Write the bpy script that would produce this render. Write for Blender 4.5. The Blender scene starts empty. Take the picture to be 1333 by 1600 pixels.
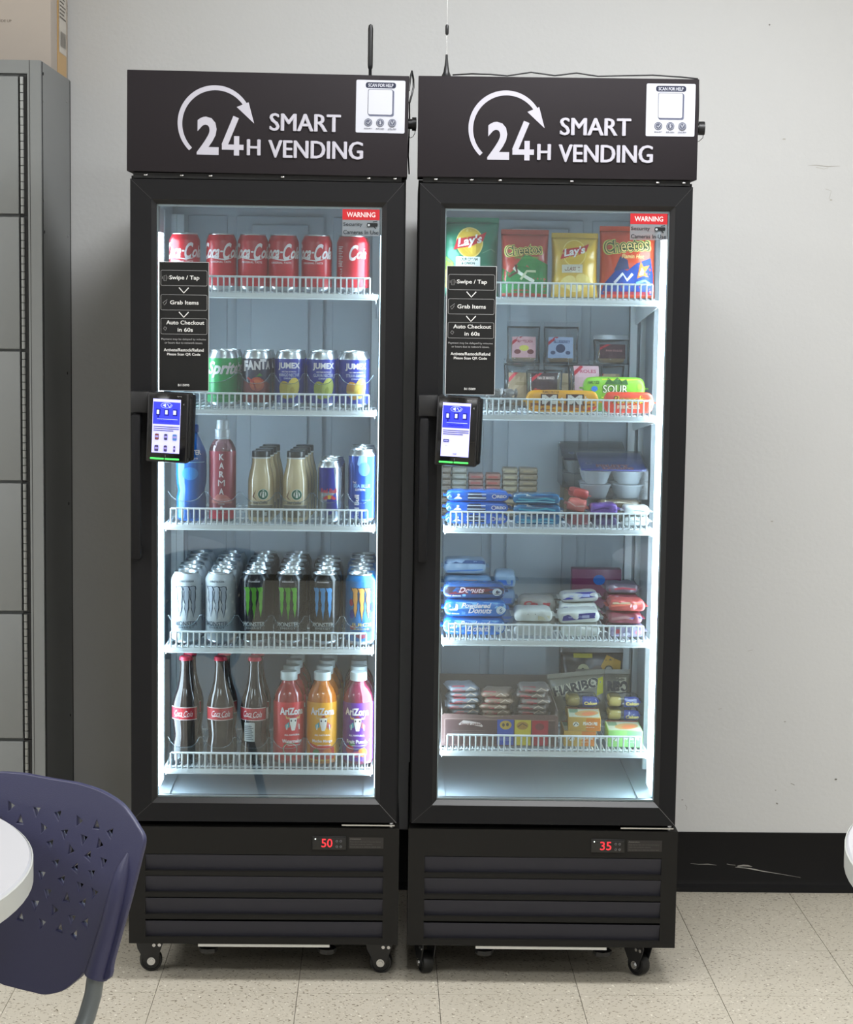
import bpy, bmesh, math, random
from mathutils import Vector, Matrix, noise
R = math.radians
sc = bpy.context.scene
C = bpy.data.collections.new('scene'); sc.collection.children.link(C)
rnd = random.Random(7)

# ------------------------------------------------------------------ camera
cam_d = bpy.data.cameras.new('camera'); cam = bpy.data.objects.new('camera', cam_d); C.objects.link(cam)
cam_d.sensor_fit = 'VERTICAL'; cam_d.sensor_height = 24.0; cam_d.lens = 24.0*3100/1600
cam_d.clip_start = .05; cam_d.clip_end = 60
_yaw, _pit, _rol = .0232, .1079, .01424
def cam_rot():
    cy, sy = math.cos(_yaw), math.sin(_yaw)
    f = Vector((sy, cy, 0)); r = Vector((cy, -sy, 0)); d = Vector((0, 0, -1))
    cp, sp = math.cos(_pit), math.sin(_pit); f2 = f*cp+d*sp; d2 = d*cp-f*sp
    cr, sr = math.cos(_rol), math.sin(_rol); r3 = r*cr-d2*sr; d3 = d2*cr+r*sr
    return Matrix((r3, -d3, -f2)).transposed()
cam.matrix_world = Matrix.Translation((0, 0, 1.4961)) @ cam_rot().to_4x4()
sc.camera = cam

# ------------------------------------------------------------------ colour, world, lights
def lin(c):
    def f(v):
        v /= 255.0
        return v/12.92 if v <= .04045 else ((v+.055)/1.055)**2.4
    return (f(c[0]), f(c[1]), f(c[2]), 1.0)
sc.view_settings.view_transform = 'Standard'; sc.view_settings.look = 'None'
sc.view_settings.exposure = 0.0; sc.view_settings.gamma = 1.0; sc.view_settings.use_curve_mapping = False
try:
    sc.cycles.use_denoising = True; sc.cycles.max_bounces = 12; sc.cycles.diffuse_bounces = 7; sc.cycles.transparent_max_bounces = 24
    sc.cycles.caustics_reflective = False; sc.cycles.caustics_refractive = False; sc.cycles.sample_clamp_indirect = 4
except Exception: pass
w = bpy.data.worlds.new('world'); sc.world = w; w.use_nodes = True
w.node_tree.nodes['Background'].inputs[0].default_value = (.9, .95, 1, 1)
w.node_tree.nodes['Background'].inputs[1].default_value = .2
def area(name, loc, sx, sy, power, col=(.975, .985, 1)):
    l = bpy.data.lights.new(name, 'AREA'); l.shape = 'RECTANGLE'; l.size = sx; l.size_y = sy; l.energy = power; l.color = col
    o = bpy.data.objects.new(name, l); C.objects.link(o); o.location = loc; return o
# recessed ceiling panels of the room (all above the frame)
for lx, ly, lp in ((-2.9, 3.4, 46), (.55, 3.4, 50), (3.3, 3.4, 12), (-2.9, 1.2, 44), (.55, 1.2, 38), (3.3, 1.2, 22), (-2.9, -1.1, 28), (.55, -1.1, 26)):
    area('ceiling_panel_light', (lx, ly, 2.74), 1.2, .6, lp)

# ------------------------------------------------------------------ materials
MC = {}
def mat(name, col, rough=.5, metal=0.0, emit=0.0, var=0.0, vscale=8.0, bump=0.0, bscale=60.0, spec=.5, coat=0.0, var2=None):
    if name in MC: return MC[name]
    m = bpy.data.materials.new(name); m.use_nodes = True; nt = m.node_tree; b = nt.nodes['Principled BSDF']
    b.inputs['Base Color'].default_value = lin(col); b.inputs['Roughness'].default_value = rough
    b.inputs['Metallic'].default_value = metal; b.inputs['Specular IOR Level'].default_value = spec
    b.inputs['Coat Weight'].default_value = coat
    if emit:
        b.inputs['Emission Color'].default_value = lin(col); b.inputs['Emission Strength'].default_value = emit
    if var or bump:
        tc = nt.nodes.new('ShaderNodeTexCoord')
    if var:
        n = nt.nodes.new('ShaderNodeTexNoise'); n.inputs['Scale'].default_value = vscale; n.inputs['Detail'].default_value = 4
        nt.links.new(tc.outputs['Object'], n.inputs['Vector'])
        mx = nt.nodes.new('ShaderNodeMix'); mx.data_type = 'RGBA'
        a = lin(col); k = 1-var
        mx.inputs['A'].default_value = (a[0]*k, a[1]*k, a[2]*k, 1) if var2 is None else lin(var2)
        k = 1+var; mx.inputs['B'].default_value = (min(a[0]*k, 1), min(a[1]*k, 1), min(a[2]*k, 1), 1) if var2 is None else a
        nt.links.new(n.outputs['Fac'], mx.inputs['Factor']); nt.links.new(mx.outputs['Result'], b.inputs['Base Color'])
    if bump:
        n2 = nt.nodes.new('ShaderNodeTexNoise'); n2.inputs['Scale'].default_value = bscale; n2.inputs['Detail'].default_value = 3
        nt.links.new(tc.outputs['Object'], n2.inputs['Vector'])
        bp = nt.nodes.new('ShaderNodeBump'); bp.inputs['Strength'].default_value = bump; bp.inputs['Distance'].default_value = .004
        nt.links.new(n2.outputs['Fac'], bp.inputs['Height']); nt.links.new(bp.outputs['Normal'], b.inputs['Normal'])
    MC[name] = m; return m
def clear(name, tint, fac_min, rough=.03, body=0.0, bodycol=(200, 210, 215), fres=1.25):
    """thin clear sheet: transparent + a Fresnel reflection + a little milky body"""
    if name in MC: return MC[name]
    m = bpy.data.materials.new(name); m.use_nodes = True; nt = m.node_tree
    nt.nodes.remove(nt.nodes['Principled BSDF']); out = nt.nodes['Material Output']
    tr = nt.nodes.new('ShaderNodeBsdfTransparent'); tr.inputs[0].default_value = lin(tint)
    gl = nt.nodes.new('ShaderNodeBsdfGlossy'); gl.inputs['Roughness'].default_value = rough
    df = nt.nodes.new('ShaderNodeBsdfDiffuse'); df.inputs[0].default_value = lin(bodycol)
    fr = nt.nodes.new('ShaderNodeFresnel'); fr.inputs[0].default_value = fres
    ad = nt.nodes.new('ShaderNodeMath'); ad.operation = 'ADD'; ad.use_clamp = True; ad.inputs[1].default_value = fac_min
    m1 = nt.nodes.new('ShaderNodeMixShader'); m2 = nt.nodes.new('ShaderNodeMixShader')
    m1.inputs[0].default_value = body
    nt.links.new(tr.outputs[0], m1.inputs[1]); nt.links.new(df.outputs[0], m1.inputs[2])
    nt.links.new(fr.outputs[0], ad.inputs[0]); nt.links.new(ad.outputs[0], m2.inputs[0])
    nt.links.new(m1.outputs[0], m2.inputs[1]); nt.links.new(gl.outputs[0], m2.inputs[2])
    nt.links.new(m2.outputs[0], out.inputs[0]); MC[name] = m; return m
def pm(col, rough=.45):
    return mat('print_%d_%d_%d' % col, col, rough, spec=.25)
def pe(col, s=1.0):
    return mat('lit_%d_%d_%d' % col, col, .4, emit=s)

def wall_paint():
    m = mat('wall_paint', (205, 206, 206), .62, var=.03, vscale=1.3, bump=.12, bscale=90); return m
def tile_mat():
    m = bpy.data.materials.new('vinyl_tile'); m.use_nodes = True; nt = m.node_tree; b = nt.nodes['Principled BSDF']
    b.inputs['Roughness'].default_value = .33
    g = nt.nodes.new('ShaderNodeNewGeometry')
    n0 = nt.nodes.new('ShaderNodeTexNoise'); n0.inputs['Scale'].default_value = 5; n0.inputs['Detail'].default_value = 3
    nt.links.new(g.outputs['Position'], n0.inputs['Vector'])
    mx = nt.nodes.new('ShaderNodeMix'); mx.data_type = 'RGBA'
    mx.inputs['A'].default_value = lin((190, 183, 167)); mx.inputs['B'].default_value = lin((204, 197, 182))
    nt.links.new(n0.outputs['Fac'], mx.inputs['Factor'])
    prev = mx.outputs['Result']
    for (rot, sc3, thr, col, seed) in (((0, 0, .6), (85, 190, 1), .655, (124, 112, 92), 0), ((0, 0, -.8), (80, 180, 1), .665, (108, 98, 82), 7), ((0, 0, 1.9), (70, 130, 1), .69, (228, 223, 208), 19)):
        mp = nt.nodes.new('ShaderNodeMapping'); mp.vector_type = 'TEXTURE'; mp.inputs['Rotation'].default_value = rot; mp.inputs['Scale'].default_value = (1/sc3[0], 1/sc3[1], 1)
        mp.inputs['Location'].default_value = (seed, seed*2, 0)
        nt.links.new(g.outputs['Position'], mp.inputs['Vector'])
        n = nt.nodes.new('ShaderNodeTexNoise'); n.inputs['Scale'].default_value = 1.0; n.inputs['Detail'].default_value = 1.5
        nt.links.new(mp.outputs['Vector'], n.inputs['Vector'])
        cr = nt.nodes.new('ShaderNodeMapRange'); cr.inputs['From Min'].default_value = thr-.02; cr.inputs['From Max'].default_value = thr+.02
        nt.links.new(n.outputs['Fac'], cr.inputs['Value'])
        mm = nt.nodes.new('ShaderNodeMix'); mm.data_type = 'RGBA'; mm.inputs['B'].default_value = lin(col)
        nt.links.new(cr.outputs['Result'], mm.inputs['Factor']); nt.links.new(prev, mm.inputs['A']); prev = mm.outputs['Result']
    nt.links.new(prev, b.inputs['Base Color']); return m

M_wall = wall_paint(); M_tile = tile_mat()
M_grout = mat('tile_joint', (95, 88, 76), .8)
M_ceil = mat('ceiling_tile', (225, 224, 220), .8, var=.03)
M_base = mat('black_vinyl_cove', (10, 9, 10), .55, spec=.25, var=.15)
M_black = mat('black_powder_coat', (22, 22, 23), .55, spec=.25, bump=.03, bscale=300, var=.06)
M_head = mat('charcoal_header_paint', (34, 30, 33), .7, spec=.2, var=.05, vscale=5)
M_frame = mat('black_door_frame', (18, 18, 20), .6, spec=.22, var=.06, vscale=4)
M_bevel = mat('black_frame_lip', (16, 16, 18), .4)
M_plinth = mat('black_plinth', (22, 21, 19), .6, spec=.22, var=.05)
M_louv = mat('slate_louver', (44, 44, 52), .5, spec=.3, var=.08)
M_dark = mat('matt_black', (14, 14, 14), .7)
M_blkpl = mat('black_plastic', (24, 24, 26), .4)
M_rub = mat('black_rubber', (20, 20, 20), .5)
M_chr = mat('bright_steel', (200, 200, 200), .25, metal=1)
M_liner = mat('grey_liner', (182, 191, 198), .45, var=.03)
M_shelf = mat('white_coated_wire', (240, 246, 248), .35)
M_led = mat('led_diffuser', (226, 243, 255), .5, emit=17)
M_ledoff = mat('aluminium_channel', (190, 196, 200), .4, metal=.6)
M_glass = clear('door_glass', (238, 244, 246), .06, .0, fres=1.22)
M_clear = clear('clear_plastic', (244, 247, 248), .01, .08, body=.015, fres=1.15)
M_clearedge = clear('clear_plastic_edge', (225, 235, 240), .06, .15, body=.22, bodycol=(190, 205, 215))
M_film = clear('clear_film', (236, 238, 240), .03, .14, body=.07, bodycol=(170, 172, 172), fres=1.3)
M_pet = clear('pet_bottle', (240, 244, 246), .05, .04, body=.12, fres=1.35)
M_alu = mat('can_aluminium', (205, 210, 212), .28, metal=1)
M_white_sticker = mat('white_sticker', (228, 230, 238), .5)
M_locker = mat('grey_locker_enamel', (126, 129, 129), .45, var=.04, vscale=3)
M_lockdk = mat('locker_seam', (30, 31, 31), .6)
M_hinge = mat('hinge_steel', (150, 152, 150), .4, metal=.5)
M_table = mat('white_laminate', (186, 186, 190), .35, var=.01)
M_tedge = mat('table_edge_band', (180, 182, 178), .45)
M_chair = mat('navy_polypropylene', (52, 53, 84), .42, bump=.08, bscale=500, var=.06)
M_leg = mat('grey_tube_paint', (104, 110, 112), .4, metal=.3)

# ------------------------------------------------------------------ mesh tools
class MB:
    def __init__(s): s.v = []; s.f = []; s.m = []; s.mats = []; s.sm = []
    def mi(s, m):
        if m not in s.mats: s.mats.append(m)
        return s.mats.index(m)
    def add(s, vs, fs, m, smooth=False):
        o = len(s.v); s.v += [tuple(v) for v in vs]; k = s.mi(m)
        for f in fs: s.f.append(tuple(o+i for i in f)); s.m.append(k); s.sm.append(smooth)
    def box(s, x0, x1, y0, y1, z0, z1, m, M=None, b=0.0):
        if b > 0:
            bm = bmesh.new(); bmesh.ops.create_cube(bm, size=1)
            for v in bm.verts: v.co = Vector(((x0+x1)/2+v.co.x*(x1-x0), (y0+y1)/2+v.co.y*(y1-y0), (z0+z1)/2+v.co.z*(z1-z0)))
            bmesh.ops.bevel(bm, geom=bm.edges[:], offset=b, segments=2, affect='EDGES', profile=.5)
            s.bm(bm, m, M, True); return
        vs = [(x, y, z) for z in (z0, z1) for y in (y0, y1) for x in (x0, x1)]
        if M: vs = [M @ Vector(v) for v in vs]
        s.add(vs, [(0, 2, 3, 1), (4, 5, 7, 6), (0, 1, 5, 4), (2, 6, 7, 3), (0, 4, 6, 2), (1, 3, 7, 5)], m)
    def bm(s, bm, m, M=None, smooth=False):
        bm.verts.index_update(); vs = [(M @ v.co) if M else v.co.copy() for v in bm.verts]
        s.add(vs, [[v.index for v in f.verts] for f in bm.faces], m, smooth); bm.free()
    def lathe(s, prof, n=24, M=None, m=None, caps=True):
        """prof: [(r, z, mat?)] bottom to top"""
        rings = []; vs = []
        for p in prof:
            r, z = p[0], p[1]
            if r < 1e-6: rings.append([len(vs)]); vs.append((0, 0, z))
            else:
                rings.append(list(range(len(vs), len(vs)+n)))
                vs += [(r*math.cos(2*math.pi*i/n), r*math.sin(2*math.pi*i/n), z) for i in range(n)]
        if M: vs = [M @ Vector(v) for v in vs]
        groups = {}
        for k in range(len(prof)-1):
            mm = prof[k][2] if len(prof[k]) > 2 else m
            A, B = rings[k], rings[k+1]; fs = groups.setdefault(mm, [])
            for i in range(n):
                j = (i+1) % n
                if len(A) == 1 and len(B) == 1: continue
                if len(A) == 1: fs.append((A[0], B[j], B[i]))
                elif len(B) == 1: fs.append((A[i], A[j], B[0]))
                else: fs.append((A[i], A[j], B[j], B[i]))
        o = len(s.v); s.v += [tuple(v) for v in vs]
        for mm, fs in groups.items():
            k = s.mi(mm)
            for f in fs: s.f.append(tuple(o+i for i in f)); s.m.append(k); s.sm.append(True)
    def cyl(s, p0, p1, r, m, n=12, r1=None):
        p0 = Vector(p0); p1 = Vector(p1); d = p1-p0; L = d.length
        M = Matrix.Translation(p0) @ d.to_track_quat('Z', 'Y').to_matrix().to_4x4()
        r1 = r if r1 is None else r1
        s.lathe([(0, 0), (r, 0), (r1, L), (0, L)], n, M, m)
    def tube(s, pts, r, m, n=8, closed=False):
        pts = [Vector(p) for p in pts]; vs = []; fs = []; N = len(pts); up = None
        for i, p in enumerate(pts):
            a = pts[(i-1) % N] if (closed or i > 0) else p; b = pts[(i+1) % N] if (closed or i < N-1) else p
            t = (b-a).normalized()
            if up is None: up = Vector((0, 0, 1)) if abs(t.z) < .9 else Vector((1, 0, 0))
            x = t.cross(up).normalized(); y = x.cross(t).normalized(); up = y
            rr = r[i] if isinstance(r, (list, tuple)) else r
            for k in range(n):
                a2 = 2*math.pi*k/n; vs.append(p+x*rr*math.cos(a2)+y*rr*math.sin(a2))
        for i in range(N if closed else N-1):
            j = (i+1) % N
            for k in range(n): l = (k+1) % n; fs.append((i*n+k, i*n+l, j*n+l, j*n+k))
        if not closed: fs.append(tuple(range(n-1, -1, -1))); fs.append(tuple((N-1)*n+k for k in range(n)))
        s.add(vs, fs, m, True)
    def prism(s, poly, d0, d1, m, axis='y', M=None):
        """2D polygon extruded along an axis"""
        def P(a, b, d): return {'y': (a, d, b), 'x': (d, a, b), 'z': (a, b, d)}[axis]
        n = len(poly); vs = [P(a, b, d0) for a, b in poly]+[P(a, b, d1) for a, b in poly]
        if M: vs = [M @ Vector(v) for v in vs]
        s.add(vs, [tuple(range(n)), tuple(range(2*n-1, n-1, -1))]+[(i, i+n, (i+1) % n+n, (i+1) % n) for i in range(n)], m)
    def build(s, name, parent=None, loc=None, angle=35, fix=True):
        me = bpy.data.meshes.new(name); me.from_pydata(s.v, [], s.f)
        for m in s.mats: me.materials.append(m)
        me.polygons.foreach_set('material_index', s.m); me.polygons.foreach_set('use_smooth', s.sm)
        if fix:
            bm = bmesh.new(); bm.from_mesh(me); bmesh.ops.recalc_face_normals(bm, faces=bm.faces[:]); bm.to_mesh(me); bm.free()
        try: me.set_sharp_from_angle(angle=R(angle))
        except Exception: pass
        o = bpy.data.objects.new(name, me); C.objects.link(o)
        if parent: o.parent = parent
        if loc: o.location = loc
        return o

def tag(o, label, cat, group=None, kind=None):
    if label: o['label'] = label
    if cat: o['category'] = cat
    if group: o['group'] = group
    if kind: o['kind'] = kind
    return o
def empty(name, loc=(0, 0, 0), rz=0.0):
    o = bpy.data.objects.new(name, None); C.objects.link(o); o.location = loc; o.rotation_euler = (0, 0, rz)
    o.empty_display_size = .05; return o
def structure(o): o['kind'] = 'structure'; return o
def copy_tree(o, parent=None):
    c = o.copy(); C.objects.link(c); c.parent = parent
    for ch in list(o.children): copy_tree(ch, c)
    return c

# ---- flat print: text and shapes laid in 2D, then wrapped over a surface
_tc = {}
def text2d(s, bold=.0, shear=0.0, space=1.0):
    k = (s, bold, shear, space)
    if k not in _tc:
        cu = bpy.data.curves.new('t', 'FONT'); cu.body = s; cu.offset = bold; cu.shear = shear; cu.space_character = space
        cu.resolution_u = 3
        o = bpy.data.objects.new('t', cu); me = bpy.data.meshes.new_from_object(o)
        vs = [(v.co.x, v.co.y) for v in me.vertices]; fs = [tuple(p.vertices) for p in me.polygons]
        bpy.data.objects.remove(o); bpy.data.curves.remove(cu); bpy.data.meshes.remove(me)
        x0 = min(v[0] for v in vs); x1 = max(v[0] for v in vs); y0 = min(v[1] for v in vs); y1 = max(v[1] for v in vs)
        _tc[k] = ([(v[0]-x0, v[1]-y0) for v in vs], fs, x1-x0, y1-y0)
    return _tc[k]
def T(s, cx, cy, h, col, w=None, bold=.02, shear=0.0, rot=0.0, space=1.0, stack=False): return ('T', s, cx, cy, h, col, w, bold, shear, rot, space)
def P(pts, col): return ('P', pts, col)
def Q(x0, y0, x1, y1, col): return ('P', [(x0, y0), (x1, y0), (x1, y1), (x0, y1)], col)
def El(cx, cy, rx, ry, col, n=28, rot=0.0):
    return ('P', [(cx+rx*math.cos(a)*math.cos(rot)-ry*math.sin(a)*math.sin(rot), cy+rx*math.cos(a)*math.sin(rot)+ry*math.sin(a)*math.cos(rot)) for a in [2*math.pi*i/n for i in range(n)]], col)
def Ln(pts, wd, col, closed=False): return ('L', pts, wd, col, closed)
def RR(x0, y0, x1, y1, r, col, line=None):
    pts = []
    for cx, cy, a0 in ((x1-r, y0+r, -90), (x1-r, y1-r, 0), (x0+r, y1-r, 90), (x0+r, y0+r, 180)):
        for k in range(5): a = R(a0+k*22.5); pts.append((cx+r*math.cos(a), cy+r*math.sin(a)))
    return ('L', pts, line, col, True) if line else ('P', pts, col)
def _m(c): return c if isinstance(c, bpy.types.Material) else pm(c)
def decal(name, items, parent, wrap=None, step=None, base=.0004, lay=.00012, stepy=None):
    """wrap(u, v, off) -> (x, y, z); default plane faces -y"""
    if wrap is None: wrap = lambda u, v, o: (u, -o, v)
    V = []; F = []; MI = []; mats = []
    full = []      # heavy lettering gets the plain glyph laid under it, so that thickened strokes leave no gaps
    for li, it in enumerate(items):
        if it[0] == 'T' and it[7] > .02: full.append((li-.3, it[:7]+(0.0,)+it[8:]))
        full.append((li, it))
    for li, it in full:
        if it[0] == 'T':
            _, s, cx, cy, h, col, w, bold, shear, rot, space = it
            vs, fs, W, H = text2d(s, bold, shear, space)
            ky = h/H; kx = (w/W) if w else ky
            vs = [((x-W/2)*kx, (y-H/2)*ky) for x, y in vs]
            if rot: ca, sa = math.cos(rot), math.sin(rot); vs = [(x*ca-y*sa, x*sa+y*ca) for x, y in vs]
            vs = [(x+cx, y+cy) for x, y in vs]
        elif it[0] == 'P':
            vs = list(it[1]); fs = [tuple(range(len(vs)))]; col = it[2]
        else:
            _, pts, wd, col, closed = it; vs = []; fs = []; n = len(pts)
            for i in range(n):
                a = pts[(i-1) % n] if (closed or i) else pts[i]; b = pts[(i+1) % n] if (closed or i < n-1) else pts[i]
                dx, dy = b[0]-a[0], b[1]-a[1]; L = math.hypot(dx, dy) or 1
                ww = wd[i] if isinstance(wd, (list, tuple)) else wd
                nx, ny = -dy/L*ww/2, dx/L*ww/2; x, y = pts[i]; vs += [(x+nx, y+ny), (x-nx, y-ny)]
            fs = [(2*i, 2*i+1, 2*((i+1) % n)+1, 2*((i+1) % n)) for i in range(n if closed else n-1)]
        m = _m(col)
        if m not in mats: mats.append(m)
        bm = bmesh.new(); bv = [bm.verts.new((x, y, 0)) for x, y in vs]
        for f in fs:
            try: bm.faces.new([bv[i] for i in f])
            except Exception: pass
        if step:
            xs = [v[0] for v in vs]; k0 = math.floor(min(xs)/step)+1
            while k0*step < max(xs):
                bmesh.ops.bisect_plane(bm, geom=bm.verts[:]+bm.edges[:]+bm.faces[:], plane_co=(k0*step, 0, 0), plane_no=(1, 0, 0)); k0 += 1
            if stepy:
                ys = [v[1] for v in vs]; k0 = math.floor(min(ys)/stepy)+1
                while k0*stepy < max(ys):
                    bmesh.ops.bisect_plane(bm, geom=bm.verts[:]+bm.edges[:]+bm.faces[:], plane_co=(0, k0*stepy, 0), plane_no=(0, 1, 0)); k0 += 1
        bm.verts.index_update(); o = len(V); off = base+li*lay
        for v in bm.verts: V.append(tuple(wrap(v.co.x, v.co.y, off)))
        for f in bm.faces: F.append([o+v.index for v in f.verts]); MI.append(mats.index(m))
        bm.free()
    me = bpy.data.meshes.new(name); me.from_pydata(V, [], F)
    for m in mats: me.materials.append(m)
    me.polygons.foreach_set('material_index', MI)
    ob = bpy.data.objects.new(name, me); C.objects.link(ob); ob.parent = parent; return ob
def squash(items, k):
    out = []
    for it in items:
        it = list(it)
        if it[0] == 'T': it[3] *= k; it[4] *= k
        else: it[1] = [(x, y*k) for x, y in it[1]]
        out.append(tuple(it))
    return out
def cylwrap(prof):
    """wrap round a lathe whose (r, z) profile is given; faces -y"""
    def rz(z):
        for (r0, z0), (r1, z1) in zip(prof, prof[1:]):
            if z0 <= z <= z1 and z1 > z0: return r0+(r1-r0)*(z-z0)/(z1-z0)
        return prof[-1][0] if z > prof[-1][1] else prof[0][0]
    rm = max(p[0] for p in prof)
    def f(u, v, o):
        a = u/rm; r = rz(v)+o; return (r*math.sin(a), -r*math.cos(a), v)
    return f

# ------------------------------------------------------------------ room
T0 = .3048; TX, TY = .1373, 4.1455
YW = 4.92
m = MB(); m.box(-4.2, 4.2, -2.2, YW, -.06, -.0025, M_grout); floor = structure(m.build('floor'))
m = MB(); g = .0007; m.box(g, T0-g, g, T0-g, -.0025, 0, M_tile); tile = m.build('tile', floor, (TX, TY, 0)); first = True
for i in range(-14, 14):
    for j in range(-20, 3):
        x = TX+i*T0; y = TY+j*T0
        if x < -4.2 or x+T0 > 4.3 or y < -2.2: continue
        near = (-6 <= i <= 5 and j >= -3)
        if not near: continue
        if first: tile.location = (x, y, 0); first = False
        else: t = tile.copy(); C.objects.link(t); t.location = (x, y, 0)
# the rest of the tiled floor, beyond what can be picked apart, joined
m = MB()
for i in range(-14, 14):
    for j in range(-20, 3):
        if -6 <= i <= 5 and j >= -3: continue
        x = TX+i*T0; y = TY+j*T0
        if x < -4.2 or x+T0 > 4.3 or y < -2.2: continue
        m.box(x+g, x+T0-g, y+g, y+T0-g, -.0025, 0, M_tile)
o = m.build('tile_field', floor, fix=False); o['kind'] = 'stuff'
m = MB(); m.box(-4.3, 4.3, YW, YW+.12, -.06, 2.82, M_wall); wall_back = structure(m.build('wall_back'))
m = MB(); m.box(-4.3, -4.2, -2.2, YW, -.06, 2.82, M_wall); structure(m.build('wall_left'))
m = MB(); m.box(4.2, 4.3, -2.2, YW, -.06, 2.82, M_wall); structure(m.build('wall_right'))
m = MB(); m.box(-4.3, 4.3, -2.3, -2.2, -.06, 2.82, M_wall); structure(m.build('wall_front'))
m = MB(); m.box(-4.3, 4.3, -2.3, YW+.12, 2.76, 2.82, M_ceil); structure(m.build('ceiling'))
m = MB(); m.prism([(YW-.0005, .152), (YW-.004, .150), (YW-.0045, .03), (YW-.008, .018), (YW-.018, .012), (YW-.020, .0005), (YW-.0005, .0005)], -4.19, 4.19, M_base, 'x')
bb = structure(m.build('baseboard_back'))
decal('scrape', [Ln([(.800, .0705), (.822, .0685), (.845, .069), (.867, .0665)], [.0006, .001, .0022, .0006], (150, 148, 142)),
    Ln([(.893, .070), (.903, .068), (.915, .067)], .0012, (150, 148, 142)),
    Ln([(.920, .064), (.935, .0665), (.946, .066), (.958, .0635)], [.003, .0045, .004, .001], (150, 148, 142)),
    Ln([(.915, .062), (.940, .060), (.955, .058), (.985, .052), (1.03, .045), (1.083, .036)], [.001, .0015, .003, .002, .001, .0004], (170, 168, 162))],
    bb, wrap=lambda u, v, o: (u, YW-.0048-o, v))
decal('scuff_mark', [Ln([(1.040, 1.831), (1.06, 1.832), (1.09, 1.829), (1.12, 1.831)], [.0003, .0015, .0025, .0005], (168, 166, 160)),
    Ln([(1.06, 1.827), (1.08, 1.823), (1.09, 1.826)], .001, (184, 182, 176)), El(.934, 2.168, .0018, .0018, (110, 108, 104)),
    El(.979, 1.894, .004, .0015, (180, 178, 172)), Ln([(1.085, 1.775), (1.10, 1.77), (1.095, 1.75)], .0008, (180, 178, 172)),
    El(1.1, 1.748, .003, .002, (184, 182, 176)), El(1.017, .2277, .003, .0014, (120, 118, 112), rot=-.6), Ln([(1.05, .28), (1.0566, .278), (1.06, .276)], .0012, (120, 118, 112)),
    Ln([(.783, .222), (.787, .2157), (.786, .209)], .0009, (140, 138, 132)), El(.775, .235, .0025, .001, (140, 138, 132)),
    El(1.012, .262, .002, .001, (130, 128, 122)), El(1.03, .44, .003, .001, (160, 158, 152)), Ln([(.93, .62), (.942, .623)], .0008, (165, 163, 157)),
    El(1.165, .292, .003, .002, (120, 118, 112)), Ln([(.86, .47), (.868, .472)], .001, (170, 168, 160)), El(.98, .95, .003, .0015, (176, 174, 168))],
    wall_back, wrap=lambda u, v, o: (u, YW-o, v))

# ------------------------------------------------------------------ lockers and carton
def lockers():
    X1 = -.766; YF = 4.50; YB = 4.915; Z1 = 2.006
    t = empty('locker_bank', (X1, YF, 0)); tag(t, 'tall grey enamelled steel locker bank with stacked doors against the back wall', 'locker')
    W = .66
    m = MB(); m.box(-W, 0, .012, YB-YF, .0, Z1, M_locker)
    m.box(-.030, 0, 0, .012, .0, Z1, M_locker); m.box(-W, -W+.03, 0, .012, 0, Z1, M_locker)     # front stiles
    m.box(-W+.03, -.030, 0, .012, 1.977, Z1, M_locker); m.box(-W+.03, -.030, 0, .012, 0, .08, M_locker)
    m.box(-.0255, -.0245, -.0006, 0, 0, Z1, M_lockdk)
    m.box(0, .0012, .014, .019, 0, Z1-.002, M_lockdk); m.box(0, .0012, YB-YF-.006, YB-YF-.002, 0, Z1-.002, M_lockdk)
    m.build('carcass', t)
    for k, (yy, zz) in enumerate([(.03, 1.98), (.03, 1.92), (.03, 1.70), (.035, 1.63), (.37, 1.63), (.36, 1.95), (.35, 1.30), (.03, 1.30), (.04, 1.0), (.36, .98), (.04, .72), (.37, .72), (.37, .45), (.04, .45)]):
        m = MB(); m.lathe([(0, .0018), (.003, .0014), (.0042, 0)][::-1], 10, Matrix.Translation((.0, yy, zz)) @ Matrix.Rotation(R(90), 4, 'Y'), M_hinge if k % 3 else M_lockdk)
        m.build('screw', t)
    zs = [(1.668, 1.970), (1.367, 1.661), (1.070, 1.361), (.771, 1.063), (.475, .763), (.180, .467)]
    for k, (a, b) in enumerate(zs):
        m = MB(); m.box(-W+.032, -.050, -.004, .011, a, b, M_locker, b=.0015)
        d = m.build('locker_door', t)
        m = MB(); m.box(-.0495, -.0315, .004, .0112, a-.003, b+.003, M_lockdk)
        n = 17; h = (b-a)/n
        for q in range(n): m.cyl((-.042, -.001, a+q*h+.0008), (-.042, -.001, a+(q+1)*h-.0008), .0042, M_hinge, 8)
        m.build('piano_hinge', d)
        m = MB()
        for q in range(5):
            zc = b-.07-q*.016; m.box(-.40, -.30, -.0046, -.0041, zc, zc+.006, M_lockdk)
        m.build('vent_slot', d)
        m = MB(); m.box(-.150, -.122, -.014, -.0042, (a+b)/2-.045, (a+b)/2+.045, M_hinge, b=.003)
        m.cyl((-.136, -.02, (a+b)/2+.02), (-.136, -.013, (a+b)/2+.02), .009, M_lockdk); m.build('latch', d)
        decal('number_plate', [Q(-.155, b-.06, -.115, b-.04, (60, 62, 62)), Q(-.153, b-.058, -.117, b-.042, (120, 122, 122))], d, base=.0045)
lockers()
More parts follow.
